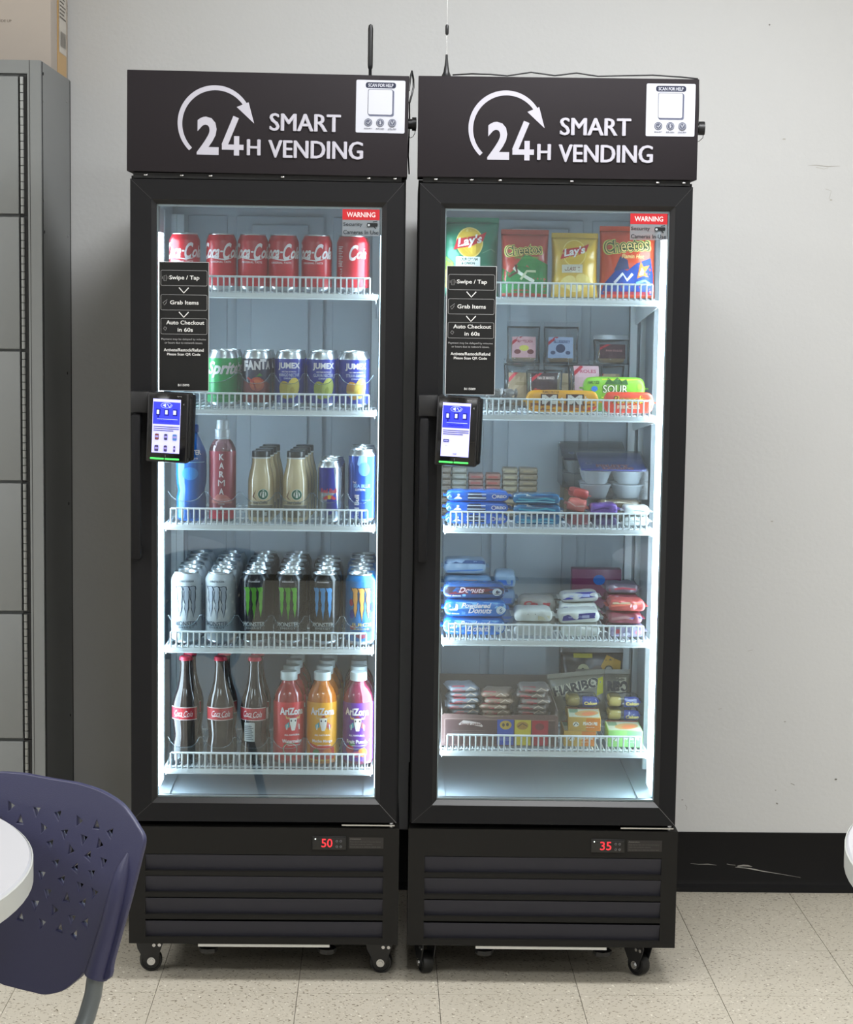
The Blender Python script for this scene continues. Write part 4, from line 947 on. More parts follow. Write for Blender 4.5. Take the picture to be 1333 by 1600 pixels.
place(o, 'R', .237, .15, z, 'red and green cheese puff bag beside the green chip bag on the top shelf', 'chip bag', G, rx=R(-7))
o, wr = pillow('chip_bag', .102, .130, .050, gl('yellow_foil_bag', (206, 168, 62), .28), seed=3, wr=.004)
decal('printed_label', lays_logo(-.002, .094, .88)+[Q(-.030, .050, .016, .068, (206, 200, 180)), T('CLASSIC', -.007, .0585, .008, (120, 60, 50), w=.034, shear=.2), El(-.016, .030, .018, .013, (226, 206, 130), rot=.4), El(.018, .034, .018, .013, (220, 196, 116), rot=-.5), El(.0, .020, .018, .011, (232, 214, 146))], o, wrap=wr, step=.008, stepy=.008)
place(o, 'R', .346, .15, z, 'yellow classic potato chip bag third from the left on the top shelf', 'chip bag', G, rx=R(-7))
o, wr = pillow('chip_bag', .122, .146, .052, gl('hot_orange_foil_bag', (204, 70, 36), .28), seed=4, wr=.004)
decal('printed_label', [P([(-.058, .006), (.058, .006), (.058, .05), (.052, .086), (.02, .072), (.0, .056), (-.02, .064), (-.05, .03)], (34, 66, 140)), P([(-.03, .056), (-.016, .088), (.0, .08), (.004, .06)], (60, 66, 100)), Ln([(-.028, .030), (-.01, .05), (.0, .036), (.012, .05)], .006, (226, 226, 230)), P([(.022, .040), (.030, .078), (.036, .066), (.050, .070), (.040, .054), (.048, .044), (.036, .046)], (232, 120, 44)), P([(.026, .046), (.032, .064), (.038, .056), (.036, .048)], (240, 200, 180)), Ln([(.02, .03), (.04, .036), (.05, .03)], .005, (120, 180, 230)), T('Flamin Hot', .012, .088, .009, (232, 190, 120), w=.05, shear=.2, bold=.03), Q(-.05, .006, .05, .012, (150, 30, 50))]+cheetos([], -.002, .112, 1.25, rot=.1), o, wrap=wr, step=.008, stepy=.008)
place(o, 'R', .460, .15, z, 'hot orange and blue cheese puff bag, rightmost on the top shelf', 'chip bag', G, rx=R(-6), rz=R(-4))

# second shelf of the snack cooler
G = 'sweets and pastries on the second shelf of the snack cooler'
z = SH['R'][1]+.001
o, wr = flow('candy_pouch', .172, .048, .030, gl('amber_candy_bag', (226, 160, 28), .3), seed=5, n=3.6)
brn = (78, 44, 34)
decal('printed_label', [Q(-.07, .004, .07, .020, (150, 84, 44)), Q(.055, .006, .078, .012, (206, 60, 40)), T('PEANUT BUTTER', -.026, .0435, .004, brn, w=.036), P([(-.048, .016), (-.048, .040), (-.010, .040), (-.010, .016)], brn), T('M', -.029, .028, .020, (226, 222, 214), w=.032, bold=.06), T('&', -.001, .0265, .012, (226, 222, 214), w=.010, bold=.05), P([(.007, .016), (.007, .040), (.046, .040), (.046, .016)], brn), T('M', .0265, .028, .020, (226, 222, 214), w=.032, bold=.06), T("'s", .052, .030, .012, (226, 222, 214), w=.007, bold=.05)], o, wrap=wr, step=.008)
place(o, 'R', .322, .118, z, 'long amber candy pouch lying in the middle behind the rail of the second shelf', 'candy bag', G, rz=R(1))
o, wr = flow('candy_pouch', .122, .046, .030, gl('orange_candy_bag', (218, 64, 36), .3), seed=6, n=3.6)
decal('printed_label', [T("Reese's", .0, .030, .018, (240, 206, 70), w=.072, bold=.06, shear=.3), T("Reese's", .0, .030, .0175, (120, 50, 30), w=.072, bold=.0, shear=.3), T('PIECES', .0, .014, .008, (240, 214, 180), w=.05, bold=.05), Q(.044, .018, .056, .032, (240, 210, 120))], o, wrap=wr, step=.008)
place(o, 'R', .466, .116, z, 'orange peanut butter candy pouch at the right end of the second shelf', 'candy bag', G, rz=R(-2))
o, wr = flow('candy_pouch', .150, .050, .030, gl('lime_candy_bag', (126, 186, 50), .3), seed=7, n=3.6)
decal('printed_label', [Q(-.028, .004, .068, .046, (206, 200, 60)), T('FAMILY SIZE', -.046, .038, .007, (40, 60, 40), w=.026, shear=.2), El(-.044, .024, .007, .006, (60, 120, 200)), P([(-.022, .034), (-.014, .047), (-.004, .041), (.006, .048), (.016, .041), (.026, .046), (.03, .034)], (50, 90, 40)), T('SOUR', .002, .024, .018, (60, 110, 40), w=.056, bold=.08), T('SOUR', .002, .024, .0165, (236, 234, 210), w=.054, bold=.0), El(.055, .030, .006, .007, (150, 190, 60))], o, wrap=wr, step=.008)
place(o, 'R', .440, .175, z+.026, 'lime and yellow sour candy pouch resting behind the orange pouch', 'candy bag', G)
o, wr = flow('candy_pouch', .13, .030, .05, gl('lime_candy_bag2', (112, 150, 56), .35), seed=8, n=3.6)
place(o, 'R', .43, .195, z-.0005, 'green candy pouch flat beneath the lime and yellow sour candy pouch', 'candy bag', G)
# loose black and white wrapped sweets
wp = mat('black_white_wrapper', (46, 44, 48), .3, var=.9, vscale=90, var2=(176, 172, 168))
tw = None
sp_ = random.Random(3)
for k in range(22):
    if tw is None:
        m = MB(); m.lathe([(.0012, -.020), (.007, -.019), (.001, -.012), (.006, -.010), (.0075, 0), (.006, .010), (.001, .012), (.007, .019), (.0012, .020)], 9, Matrix.Rotation(R(90), 4, 'Y'), wp); o = m.build('wrapped_sweet'); tw = o
    else: o = tw.copy(); C.objects.link(o)
    lay = k//8; q = k % 8
    o.location = Wp('R', .195+.0 +(q % 2)*.030-.02, .105+(q//2)*.019, z+.0085+lay*.0165)
    o.rotation_euler = (sp_.uniform(0, 6), sp_.uniform(-.15, .15), sp_.uniform(-.5, .5))
    tag(o, 'small sweet in a twisted black and white wrapper heaped behind the left rail', 'sweet', 'twist wrapped sweets heaped on the second shelf')
bread = mat('sponge_cake_tan', (176, 142, 100), .8, var=.25, vscale=30)
def pastry(x, y, zz, w, h, t, lab, card, txt, tcol, dec, seed, yaw=0, name='pastry_bag', lean=-6, cy=.5):
    o, wr = pillow(name, w, h, t, M_film, seed=seed, wr=.005, nx=16, ny=18)
    m = MB(); m.box(-w*.36, w*.36, -t*.24, t*.24, .004, h*.62, bread, b=.008); m.build('cake', o)
    cw, ch = w*.36, h*.28; c0 = h*cy
    it = [Q(-cw, c0-ch, cw, c0+ch, card), P([(-cw, c0+ch*.2), (-cw*.15, c0+ch), (-cw*.5, c0+ch), (-cw, c0+ch*.55)], (176, 44, 56)), T(txt, cw*.1, c0+ch*(.55 if dec else .1), ch*.28, tcol, w=cw*1.3)]
    for q, (dx, dy, rx, ry, c_) in enumerate(dec): it.append(El(dx*cw, c0+dy*ch, rx*cw, ry*ch, c_))
    decal('label_card', it, o, wrap=wr, step=.01, stepy=.01, base=.0012)
    place(o, 'R', x, y, zz, lab, 'pastry bag', G, rx=R(lean), rz=R(yaw))
fru = [(-.0, -.1, .4, .28, (206, 196, 90)), (-.55, -.45, .28, .22, (110, 50, 50)), (.55, -.45, .28, .22, (110, 50, 50))]
blu = [(-.0, -.1, .38, .42, (50, 60, 90)), (-.6, -.5, .2, .18, (60, 70, 100)), (.6, -.5, .2, .18, (60, 70, 100))]
z2 = z+.0005
for x, w_, s in ((.252, .078, 11), (.338, .078, 12), (.445, .085, 13)):
    pastry(x, .40, z2, w_, .094, .05, 'clear bag of tan sponge cake on the second shelf, %s in the rear bottom row' % ('left' if s == 11 else 'middle' if s == 12 else 'right'), (170, 150, 120), ' .', (150, 130, 100), [], s, lean=-3)
pastry(.252, .395, z2+.0955, .078, .086, .042, 'clear pastry bag with a pink fruit label at the rear left of the second shelf', (206, 160, 164), 'MANTECADA', (150, 60, 80), fru, 14, cy=.42)
pastry(.338, .395, z2+.0955, .082, .086, .042, 'clear pastry bag with a pale blue berry label at the rear of the second shelf', (150, 164, 190), 'BLUEBERRY', (50, 60, 100), blu, 15, yaw=-6, cy=.42)
pastry(.455, .39, z2+.0955, .085, .058, .042, 'clear pastry bag with a dark maroon label at the rear right of the second shelf', (74, 46, 54), 'PAN DULCE', (180, 130, 130), [], 16, yaw=5, cy=.5)
pastry(.236, .26, z2, .070, .100, .04, 'clear bag of tan cake standing behind the heap of wrapped sweets', (150, 130, 104), ' .', (130, 110, 80), [], 17)
pastry(.290, .225, z2, .082, .088, .036, 'clear pastry bag with a dark label and red fruit behind the amber pouch', (56, 40, 44), 'PAN DE MANGO', (214, 196, 190), [(-.6, -.6, .3, .25, (150, 36, 44)), (.2, -.7, .4, .2, (140, 50, 40))], 18, cy=.62)
pastry(.385, .25, z2, .080, .100, .04, 'clear pastry bag with a pale pink label behind the lime pouch', (200, 164, 170), 'ROLES', (170, 60, 90), [(.5, -.5, .3, .3, (130, 60, 60))], 19, yaw=7, cy=.68)

# third shelf of the snack cooler
G = 'cookies and packets on the third shelf of the snack cooler'
z = SH['R'][2]+.001
oreo = gl('blue_cookie_wrap', (28, 96, 190), .22); proto = None
for k in range(3):
    if proto is None:
        o, wr = flow('cookie_packet', .150, .0243, .060, oreo, seed=21, n=5, wr=.002)
        decal('printed_label', squash([Q(-.022, .006, .018, .026, (34, 44, 70)), Q(-.022, .0095, .018, .0125, (214, 222, 232)), Q(-.022, .0195, .018, .0225, (214, 222, 232)), El(.036, .0155, .0055, .0058, W), El(.036, .0155, .0035, .0038, (20, 60, 150)), T('REO', .0525, .0155, .0085, W, w=.021, bold=.05),
              El(-.042, .019, .003, .003, W), P([(-.052, .008), (-.044, .016), (-.036, .012), (-.034, .008)], W), El(-.062, .015, .009, .010, (20, 70, 170)), Ln([(-.066, .008), (-.061, .020), (-.058, .012)], .0025, (150, 206, 250))], .79), o, wrap=wr, step=.008)
        proto = o
    else: o = copy_tree(proto)
    place(o, 'R', .1395+.001*k, .128, z+k*.0246, 'blue sandwich cookie packet, %s of the stack of three on the third shelf' % ('bottom', 'middle', 'top')[k], 'cookie packet', G)
teal = gl('teal_cookie_wrap', (24, 104, 150), .2); proto = None
for k in range(3):
    if proto is None:
        o, wr = flow('cookie_packet', .118, .0222, .060, teal, seed=22, n=4.2, wr=.004)
        decal('printed_label', squash([P([(-.050, .026), (-.01, .026), (-.02, .0295), (-.05, .0295)], (196, 206, 206)), Ln([(-.04, .017), (-.01, .014), (.02, .019), (.04, .014)], .0035, (60, 170, 200)), Ln([(-.045, .008), (.0, .010), (.04, .007)], .002, (150, 220, 235)), Q(-.005, .025, .035, .028, (24, 60, 110))], .7), o, wrap=wr, step=.008)
        proto = o
    else: o = copy_tree(proto)
    place(o, 'R', .272-.001*k, .128, z+k*.0225, 'teal foil cookie packet, %s of its stack of three' % ('bottom', 'middle', 'top')[k], 'cookie packet', G)
o, wr = flow('snack_packet', .060, .028, .06, gl('maroon_foil', (120, 44, 54), .3), seed=23, wr=.005); place(o, 'R', .362, .13, z, 'crumpled maroon foil packet low between the teal and purple packets', 'snack packet', G, rz=R(12))
o, wr = flow('snack_packet', .056, .026, .055, gl('salmon_foil', (196, 104, 96), .3), seed=24, wr=.005); decal('printed_label', [Ln([(-.02, .02), (0, .012), (.02, .018)], .003, (230, 180, 170))], o, wrap=wr, step=.008); place(o, 'R', .358, .135, z+.029, 'crumpled salmon pink packet on the maroon one', 'snack packet', G, ry=R(12), rz=R(-8))
o, wr = flow('snack_packet', .050, .022, .05, gl('brick_red_foil', (160, 60, 56), .3), seed=25, wr=.004); place(o, 'R', .366, .19, z+.052, 'small brick red packet at the back of the salmon packet', 'snack packet', G, ry=R(14), rz=R(10))
o, wr = flow('snack_packet', .074, .026, .06, gl('violet_foil', (92, 54, 140), .28), seed=26, wr=.004); decal('printed_label', [Ln([(-.026, .013), (0, .018), (.028, .012)], .003, (60, 30, 100))], o, wrap=wr, step=.008); place(o, 'R', .418, .128, z+.0215, 'violet foil packet lying beside the white ones', 'snack packet', G, ry=R(-3))
o, wr = flow('snack_packet', .070, .020, .06, gl('dark_violet_foil', (50, 36, 80), .3), seed=27, wr=.003); place(o, 'R', .420, .13, z, 'dark purple packet at the bottom under the violet one', 'snack packet', G)
wf = gl('white_foil', (206, 210, 206), .3); proto = None
for k in range(2):
    o, wr = flow('snack_packet', .070, .021, .06, wf, seed=28+k, wr=.004)
    decal('printed_label', [Ln([(-.028, .009), (0, .012), (.026, .009)], .0016, (120, 124, 116))], o, wrap=wr, step=.008)
    place(o, 'R', .489, .13, z+k*.0225, 'white foil packet at the right end of the third shelf, %s of two' % ('lower', 'upper')[k], 'snack packet', G, ry=R(2*k))
o, wr = flow('snack_packet', .105, .020, .05, gl('olive_brown_foil', (96, 84, 66), .3), seed=30, wr=.003); decal('printed_label', [Ln([(-.04, .012), (0, .015), (.045, .010)], .0015, (206, 200, 180)), Ln([(-.04, .006), (-.03, .018)], .003, (206, 200, 170))], o, wrap=wr, step=.008)
place(o, 'R', .458, .195, z+.030, 'olive brown packet wedged under the shrink wrapped bowls', 'snack packet', G)
o, wr = flow('snack_packet', .10, .028, .05, gl('grey_brown_foil', (110, 104, 92), .35), seed=31, wr=.003); place(o, 'R', .458, .197, z, 'grey brown packet beneath the olive one on the third shelf', 'snack packet', G)
# wafer stacks: six columns
wcols = [gl('wafer_tan', (126, 112, 98), .4, var=.25, vscale=60), gl('wafer_cream', (134, 132, 120), .4, var=.25, vscale=60), gl('wafer_rose', (132, 100, 92), .4, var=.3, vscale=60), gl('wafer_rust', (134, 94, 82), .4, var=.3, vscale=60), gl('wafer_straw', (126, 116, 98), .4, var=.25, vscale=60), gl('wafer_khaki', (118, 106, 88), .4, var=.25, vscale=60)]
for q, x in enumerate((.068, .105, .1435, .182, .2205, .262)):
    proto = None
    for k in range(8 if q != 2 and q != 3 else 7):
        w_ = .036 if q < 5 else .043
        if proto is None:
            o, wr = flow('wafer_packet', w_, .0134, .05, wcols[q], seed=40+q, n=8, wr=.0008, crimp=.0012, nx=12, ns=16, taper=40)
            decal('printed_label', [Q(-.012, .004, .010, .0085, ((150, 140, 126), (156, 156, 146), (150, 84, 78), (148, 76, 68), (156, 146, 120), (146, 130, 104))[q])], o, wrap=wr)
            proto = o
        else: o = copy_tree(proto)
        nm = ('leftmost cream brown', 'pale cream', 'rose', 'rust red', 'straw coloured', 'khaki')[q]
        place(o, 'R', x+(.0018 if q == 0 else 0)+sp_.uniform(-.0006, .0006), .30, z+k*.0136, '%s wafer packet, %s in its stack, rear of the third shelf' % (nm, NTH[k]), 'wafer packet', 'small wafer packets stacked at the rear of the third shelf')
# shrink wrapped bowls of cereal
def bowls(x, y, zz, cols, card, lab, title, F='R', ang=0):
    t = empty('bowl_multipack', Wp(F, x, y, zz), FRM[F][2]+ang); tag(t, lab, 'bowl pack', G)
    bw = mat('white_styrene_bowl', (206, 210, 212), .45); pr = [(0, .0), (.022, 0), (.024, .002), (.0325, .026), (.0345, .028), (.0345, .0295), (0, .0292)]
    proto = None
    for lv in range(2):
        for yy in (0, 1):
            for xx in (-1, 1):
                if proto is None: m = MB(); m.lathe(pr, 24, None, bw); b = proto = m.build('bowl', t)
                else: b = proto.copy(); C.objects.link(b)
                b.location = (xx*.0362, yy*.0715, .001+lv*.0305)
    m = MB(); m.box(-.073, .073, 0, .144, -.0015, .0015, card, b=.001); c_ = m.build('cover_card', t, (0, -.036, .0640)); c_.rotation_euler = (R(11), 0, 0)
    decal('card_print', [El(-.052, .05, .007, .010, (190, 200, 230)), El(-.052, .05, .005, .008, (34, 60, 160))]+[T(s, cx, cy, h, (226, 190, 200), w=w, bold=.10) for s, cx, cy, h, w in title]+[T(s, cx, cy, h, (170, 30, 50), w=w, bold=.02) for s, cx, cy, h, w in title], c_, wrap=lambda u, v, o: (u, v, .0016+o))
    m = MB(); m.prism([(-.040, .0005), (.112, .0005), (.112, .095), (.106, .0965), (-.036, .0675), (-.040, .062)], -.076, .076, M_film, 'x'); m.build('shrink_wrap', t)
    return t
bcard = mat('blue_cover_card', (40, 74, 178), .35)
bowls(.446, .222, z+.0500, 0, bcard, 'shrink wrapped pack of white bowls under a bright blue printed card', [('FRUITY', .0, .030, .022, .075), ('LOOPS', .01, .010, .018, .07)])
o = bowls(.420, .386, z+.0600, 0, mat('dark_blue_card', (34, 46, 96), .35), 'dark blue shrink wrapped bowl pack at the rear of the third shelf', [('CUPS', .0, .030, .02, .06)])
m = MB(); m.box(-.07, .07, -.03, .10, 0, .058, mat('brown_case', (130, 110, 90), .7), b=.002); o = m.build('shallow_carton', None, Wp('R', .420, .386, z+.0005)); o.rotation_euler[2] = FRM['R'][2]; tag(o, 'shallow brown carton under the rear dark blue bowl pack', 'box', G)
m = MB(); m.box(-.058, .058, -.03, .10, 0, .0485, mat('grey_case', (120, 122, 120), .7), b=.002); o = m.build('shallow_carton', None, Wp('R', .452, .249, z+.0005)); o.rotation_euler[2] = FRM['R'][2]; tag(o, 'shallow grey carton holding up the pack with the bright blue card', 'box', G)

# fourth shelf of the snack cooler
G = 'donuts and cakes on the fourth shelf of the snack cooler'
z = SH['R'][3]+.001
def donut(col, seed, word1, dark=False, L=.150, H=.0395, D=.075):
    o, wr = flow('donut_packet', L, H, D, col, seed=seed, n=4.0, wr=.003)
    wb = (206, 222, 236)
    if not dark:
        it = [P([(-.07, .020), (-.02, .022), (.03, .026), (.066, .022), (.066, .038), (-.07, .038)], (120, 178, 222)), RR(-.058, .018, -.038, .034, .004, (222, 232, 236)), Ln([(-.050, .019), (-.049, .033)], .0015, (150, 180, 200)), T('Powdered', .002, .0305, .012, W, w=.066, shear=.35, bold=.03), T('Donuts', .010, .0185, .014, W, w=.052, shear=.35, bold=.03),
              El(.056, .0195, .0105, .0105, (214, 228, 238)), T('6', .056, .0205, .010, (50, 100, 160), w=.006), T('donuts', .056, .0125, .0025, (50, 100, 160), w=.011), Q(-.030, .008, -.022, .0155, (90, 150, 210)), T('mini donuts', -.050, .0105, .004, W, w=.03, bold=.03)]
    else:
        it = [Q(-.068, .016, .068, .036, (56, 44, 56)), P([(-.060, .014), (.0, .016), (.05, .030), (-.02, .034)], (110, 40, 56)), T('Donuts', -.006, .027, .015, (222, 200, 206), w=.056, shear=.35, bold=.02), El(.050, .022, .0105, .0105, (200, 212, 222)), T('6', .050, .023, .010, (60, 50, 60), w=.006), Q(.044, .0155, .056, .0175, (60, 40, 50)), T('mini donuts', -.046, .0105, .004, W, w=.034, bold=.03), RR(-.026, .009, -.019, .0155, .001, (110, 170, 220))]
    decal('printed_label', squash(it, H/.0438), o, wrap=wr, step=.008); return o
db = gl('sky_blue_wrap', (34, 112, 190), .24, bump=.03); dd = gl('steel_blue_wrap', (36, 76, 130), .26)
o1 = donut(db, 51, 'x'); place(o1, 'R', .1385, .137, z, 'sky blue powdered donut packet, lowest of the stack on the fourth shelf', 'donut packet', G)
o2 = copy_tree(o1); place(o2, 'R', .1405, .137, z+.040, 'sky blue powdered donut packet second from the bottom of its stack', 'donut packet', G)
o3 = donut(dd, 52, 'x', True, H=.034); place(o3, 'R', .1375, .140, z+.0802, 'dark chocolate donut packet third up the stack of donuts', 'donut packet', G)
def plain(name, L, H, D, c, x, y, zz, lab, cat='cake packet', seed=0, it=None, rz=0, ry=0, wr_=.004, n=4.2, rx=0):
    o, wr = flow(name, L, H, D, c, seed=seed, n=n, wr=wr_)
    if it: decal('printed_label', it, o, wrap=wr, step=.008)
    place(o, 'R', x, y, zz, lab, cat, G, rz=R(rz), ry=R(ry), rx=R(rx)); return o
gb = gl('grey_blue_wrap', (96, 124, 152), .3); pb = gl('pale_blue_wrap', (128, 150, 170), .3)
base_it = [Q(-.050, .006, .045, .014, (40, 110, 180)), Q(-.01, .016, .022, .024, (170, 130, 90)), T('CRUMB CAKE', -.03, .010, .004, (150, 190, 220), w=.05)]
plain('cake_packet', .125, .040, .07, gb, .128, .262, z, 'grey blue cake packet lowest in the rear left stack of the fourth shelf', seed=60)
plain('cake_packet', .125, .040, .07, gb, .128, .262, z+.041, 'grey blue cake packet second in the rear left stack', seed=61)
plain('cake_packet', .122, .034, .07, gb, .127, .262, z+.082, 'grey blue cake packet with a tan picture near the top of the rear left stack', seed=62, it=base_it)
plain('cake_packet', .110, .036, .07, pb, .120, .262, z+.117, 'pale blue cake packet with a dark top edge crowning the rear left stack', seed=63, it=[Q(-.045, .026, .045, .033, (44, 70, 110)), Ln([(-.04, .008), (.04, .012)], .003, (60, 110, 170))])
for k in range(3):
    plain('cake_packet', .062, .040, .07, pb if k == 2 else gb, .212, .285, z+k*.0415, 'short blue grey packet, %s of three beside the rear donut stack' % ('bottom', 'middle', 'top')[k], seed=64+k, it=[Q(-.024, .008, .026, .020, (70, 110, 180))], n=3)
gw = gl('grey_white_foil', (186, 188, 184), .3); ww = gl('white_cake_wrap', (214, 218, 212), .35)
plain('cake_packet', .100, .030, .075, gw, .268, .135, z, 'silvery grey packet beneath the plain cream white packet on the fourth shelf', seed=70, wr_=.006)
plain('cake_packet', .098, .030, .075, ww, .268, .137, z+.031, 'plain cream white packet on top in the middle of the fourth shelf', seed=71, wr_=.006, it=[Q(.010, .006, .036, .016, (206, 200, 170)), El(-.03, .018, .0012, .0012, (60, 60, 60)), El(-.012, .019, .001, .001, (60, 60, 60)), El(.004, .019, .001, .001, (60, 60, 60))])
for k in range(2):
    plain('cake_packet', .098, .034, .07, gl('dull_grey_wrap', (150, 146, 140), .35), .283, .245, z+k*.0345, 'dull grey packet with red lettering behind the cream white one, %s' % ('lower', 'upper')[k], seed=72+k, wr_=.006, it=[T('Cakes', .0, .022, .011, (170, 60, 70), w=.06, bold=.06, shear=.2), T('Carlo', -.03, .012, .008, (60, 56, 56), w=.03, shear=.3)])
plain('cake_packet', .11, .022, .06, gl('dark_tray_wrap', (54, 56, 62), .4), .320, .40, z, 'dark flat packet at the back of the fourth shelf, lowest of two', seed=75)
plain('cake_packet', .14, .026, .06, gl('dim_grey_wrap', (120, 126, 126), .4), .318, .40, z+.023, 'dim grey flat packet on the dark flat one at the back', seed=76, it=[Q(-.06, .017, .06, .021, (40, 44, 50))])
bl = (44, 46, 132)
def bw_it(o=0): return [P([(-.038, .008), (.034, .012), (.036, .024), (-.034, .022)], bl), T('sandwich', -.006, .0165, .005, (150, 160, 210), w=.036), Q(.006, .013, .022, .019, (170, 176, 214))]
plain('cake_packet', .100, .028, .07, ww, .372, .135, z, 'white packet lowest of the blue and white cakes on the fourth shelf', seed=80, wr_=.006)
plain('cake_packet', .104, .030, .07, ww, .370, .137, z+.029, 'white packet with a bold blue band in front on the fourth shelf', seed=81, wr_=.005, it=bw_it(), ry=-3)
plain('cake_packet', .100, .030, .07, gw, .375, .225, z, 'silver packet lowest of the rear blue and white cakes', seed=82, wr_=.006)
plain('cake_packet', .100, .030, .07, ww, .375, .225, z+.031, 'white packet with a narrow navy band, middle of the rear blue and white cakes', seed=83, wr_=.005, it=bw_it())
plain('cake_packet', .098, .022, .07, gw, .378, .228, z+.062, 'silver white packet with navy print topping the rear blue and white cakes', seed=84, wr_=.005, it=bw_it(), ry=-3)
rw = gl('red_cake_wrap', (168, 70, 66), .3); rb_ = gl('blue_red_wrap', (76, 76, 134), .3, var=.3, vscale=40, var2=(170, 160, 170)); mr = gl('maroon_cake_wrap', (118, 48, 62), .3)
plain('cake_packet', .092, .028, .07, rb_, .474, .135, z, 'blue and pink packet at the right end on the rail of the fourth shelf', seed=90, wr_=.006, it=[El(.025, .012, .007, .005, (206, 130, 140)), El(-.02, .014, .009, .005, (150, 60, 70)), El(.0, .008, .008, .004, (206, 206, 216))])
plain('cake_packet', .090, .026, .07, mr, .470, .137, z+.029, 'maroon and blue packet second up at the right end of the fourth shelf', seed=91, wr_=.006, it=[Ln([(-.03, .012), (0, .016), (.036, .010)], .006, (150, 110, 110)), P([(.006, .014), (.04, .020), (.04, .012)], (50, 70, 170))])
plain('cake_packet', .094, .026, .07, rw, .474, .139, z+.056, 'bright red and pink packet topping the right front stack', seed=92, wr_=.006, it=[Ln([(-.036, .014), (.03, .020)], .004, (220, 110, 90)), El(.014, .013, .008, .007, (226, 170, 170)), Q(-.04, .018, .02, .022, (170, 150, 120))])
for k in range(3):
    plain('cake_packet', .088, .026, .07, (mr, rb_, mr)[k], .474, .235, z+k*.027, '%s packet of the dusky red stack behind the right front stack' % ('bottom', 'middle', 'third')[k], seed=93+k, wr_=.005, it=[Ln([(-.03, .010), (.03, .016)], .004, (150, 56, 70))])
plain('cake_packet', .086, .024, .07, gl('dusk_wrap', (96, 84, 96), .3), .474, .238, z+.081, 'dusky grey packet with pink streaks on top of the right rear stack', seed=97, wr_=.005, it=[Ln([(-.03, .010), (.0, .014), (.03, .011)], .004, (150, 44, 64)), Q(-.02, .018, .03, .020, (60, 56, 70))])
m = MB(); m.box(-.058, .058, -.02, .02, 0, .110, mat('plum_carton', (104, 26, 74), .35), b=.0015); o = m.build('plum_box', None, Wp('R', .434, .42, z)); o.rotation_euler[2] = FRM['R'][2]
tag(o, 'plum purple carton standing at the back right of the fourth shelf', 'box', G)
decal('printed_label', [El(.006, .085, .014, .012, (24, 96, 170)), T('Grape', -.03, .05, .012, (150, 70, 120), w=.034, shear=.2)], o, wrap=lambda u, v, o_: (u, -.02-o_, v))

# fifth shelf of the snack cooler
G = 'boxed and bagged snacks on the lowest shelf of the snack cooler'
z = SH['R'][4]+.001
t = empty('display_tray', Wp('R', .1985, .10, z), FRM['R'][2]); tag(t, 'brown cardboard display tray with blue, yellow and red panels holding snack cakes', 'tray', G)
kc = mat('brown_tray_board', (108, 82, 78), .7, var=.06); kd = mat('taupe_tray_board', (120, 108, 100), .75, var=.06)
W_ = .129
m = MB(); m.prism([(-W_, 0), (W_, 0), (W_, .066), (W_-.006, .071), (.04, .071), (.005, .067), (-.02, .065), (-.05, .070), (-W_+.006, .072), (-W_, .066)], 0, .0022, kc, 'y'); m.build('front_panel', t)
m = MB(); m.box(-W_, -W_+.002, .0022, .33, 0, .080, kd); m.box(W_-.002, W_, .0022, .33, 0, .080, kd); m.box(-W_, W_, .33, .332, 0, .098, kd); m.box(-W_+.002, W_-.002, .0022, .33, 0, .002, kd); m.build('tray_box', t)
decal('front_print', [Ln([(-.122, .004), (-.122, .059), (-.118, .0615), (.12, .0585)], .0012, (150, 126, 120)), Q(-.119, .004, .122, .0575, (84, 62, 62)), Ln([(-.090, .048), (-.080, .053), (-.06, .051), (-.044, .048), (-.038, .044)], [.003, .009, .008, .008, .003], (206, 190, 184)), T('Snack cakes', -.064, .0495, .006, (104, 60, 60), w=.046, shear=.3),
    Q(-.0055, .003, .031, .060, (58, 84, 170)), El(.013, .048, .013, .010, (190, 160, 70)), El(.008, .048, .003, .004, (70, 60, 60)), El(.017, .049, .003, .004, (70, 60, 60)), Q(.033, .003, .069, .0595, (206, 186, 60)), El(.050, .047, .013, .009, (170, 130, 60)), Ln([(.040, .044), (.050, .052), (.060, .046)], .002, (90, 70, 40)), Q(.071, .003, .107, .059, (170, 34, 56)), El(.088, .045, .010, .008, (120, 40, 50))]
    + [Q(-.002, .018-k*.004, .028, .0195-k*.004, (130, 150, 210)) for k in range(2)]+[Q(-.104, .034-.004*k, -.03, .0352-.004*k, (110, 90, 88)) for k in range(3)], t)
cakes = [mat('clear_cake_wrap_%d' % q, c_, .35, var=.35, vscale=45) for q, c_ in enumerate(((120, 122, 128), (140, 118, 100), (126, 116, 110)))]
for q, (x, n_, rz) in enumerate(((.118, 9, 4), (.196, 8, -6), (.278, 9, -4))):
    proto = None
    for k in range(n_):
        if proto is None:
            o, wr = flow('snack_cake', .072, .0132, .085, cakes[q], seed=100+q, n=4, wr=.003, crimp=.004, nx=14, ns=18)
            decal('printed_label', [Q(-.026, .003, .002, .0125, (150, 40, 54)), Ln([(.004, .005), (.014, .011), (.026, .006)], .002, (196, 180, 160)), Q(-.022, .006, -.006, .008, (190, 110, 110))], o, wrap=wr, step=.01)
            proto = o
        else: o = copy_tree(proto)
        place(o, 'R', x+.004*math.sin(k*2.1+q), .215-.0025*k+.006*math.cos(k*1.7), z+.0028+k*.0132, 'thin wrapped snack cake, %s in the %s stack of the brown display tray' % (NTH[k], ('left', 'middle', 'right')[q]), 'snack cake', 'wrapped snack cakes stacked in the display tray', rz=R(rz+5*math.sin(k*3.3)))
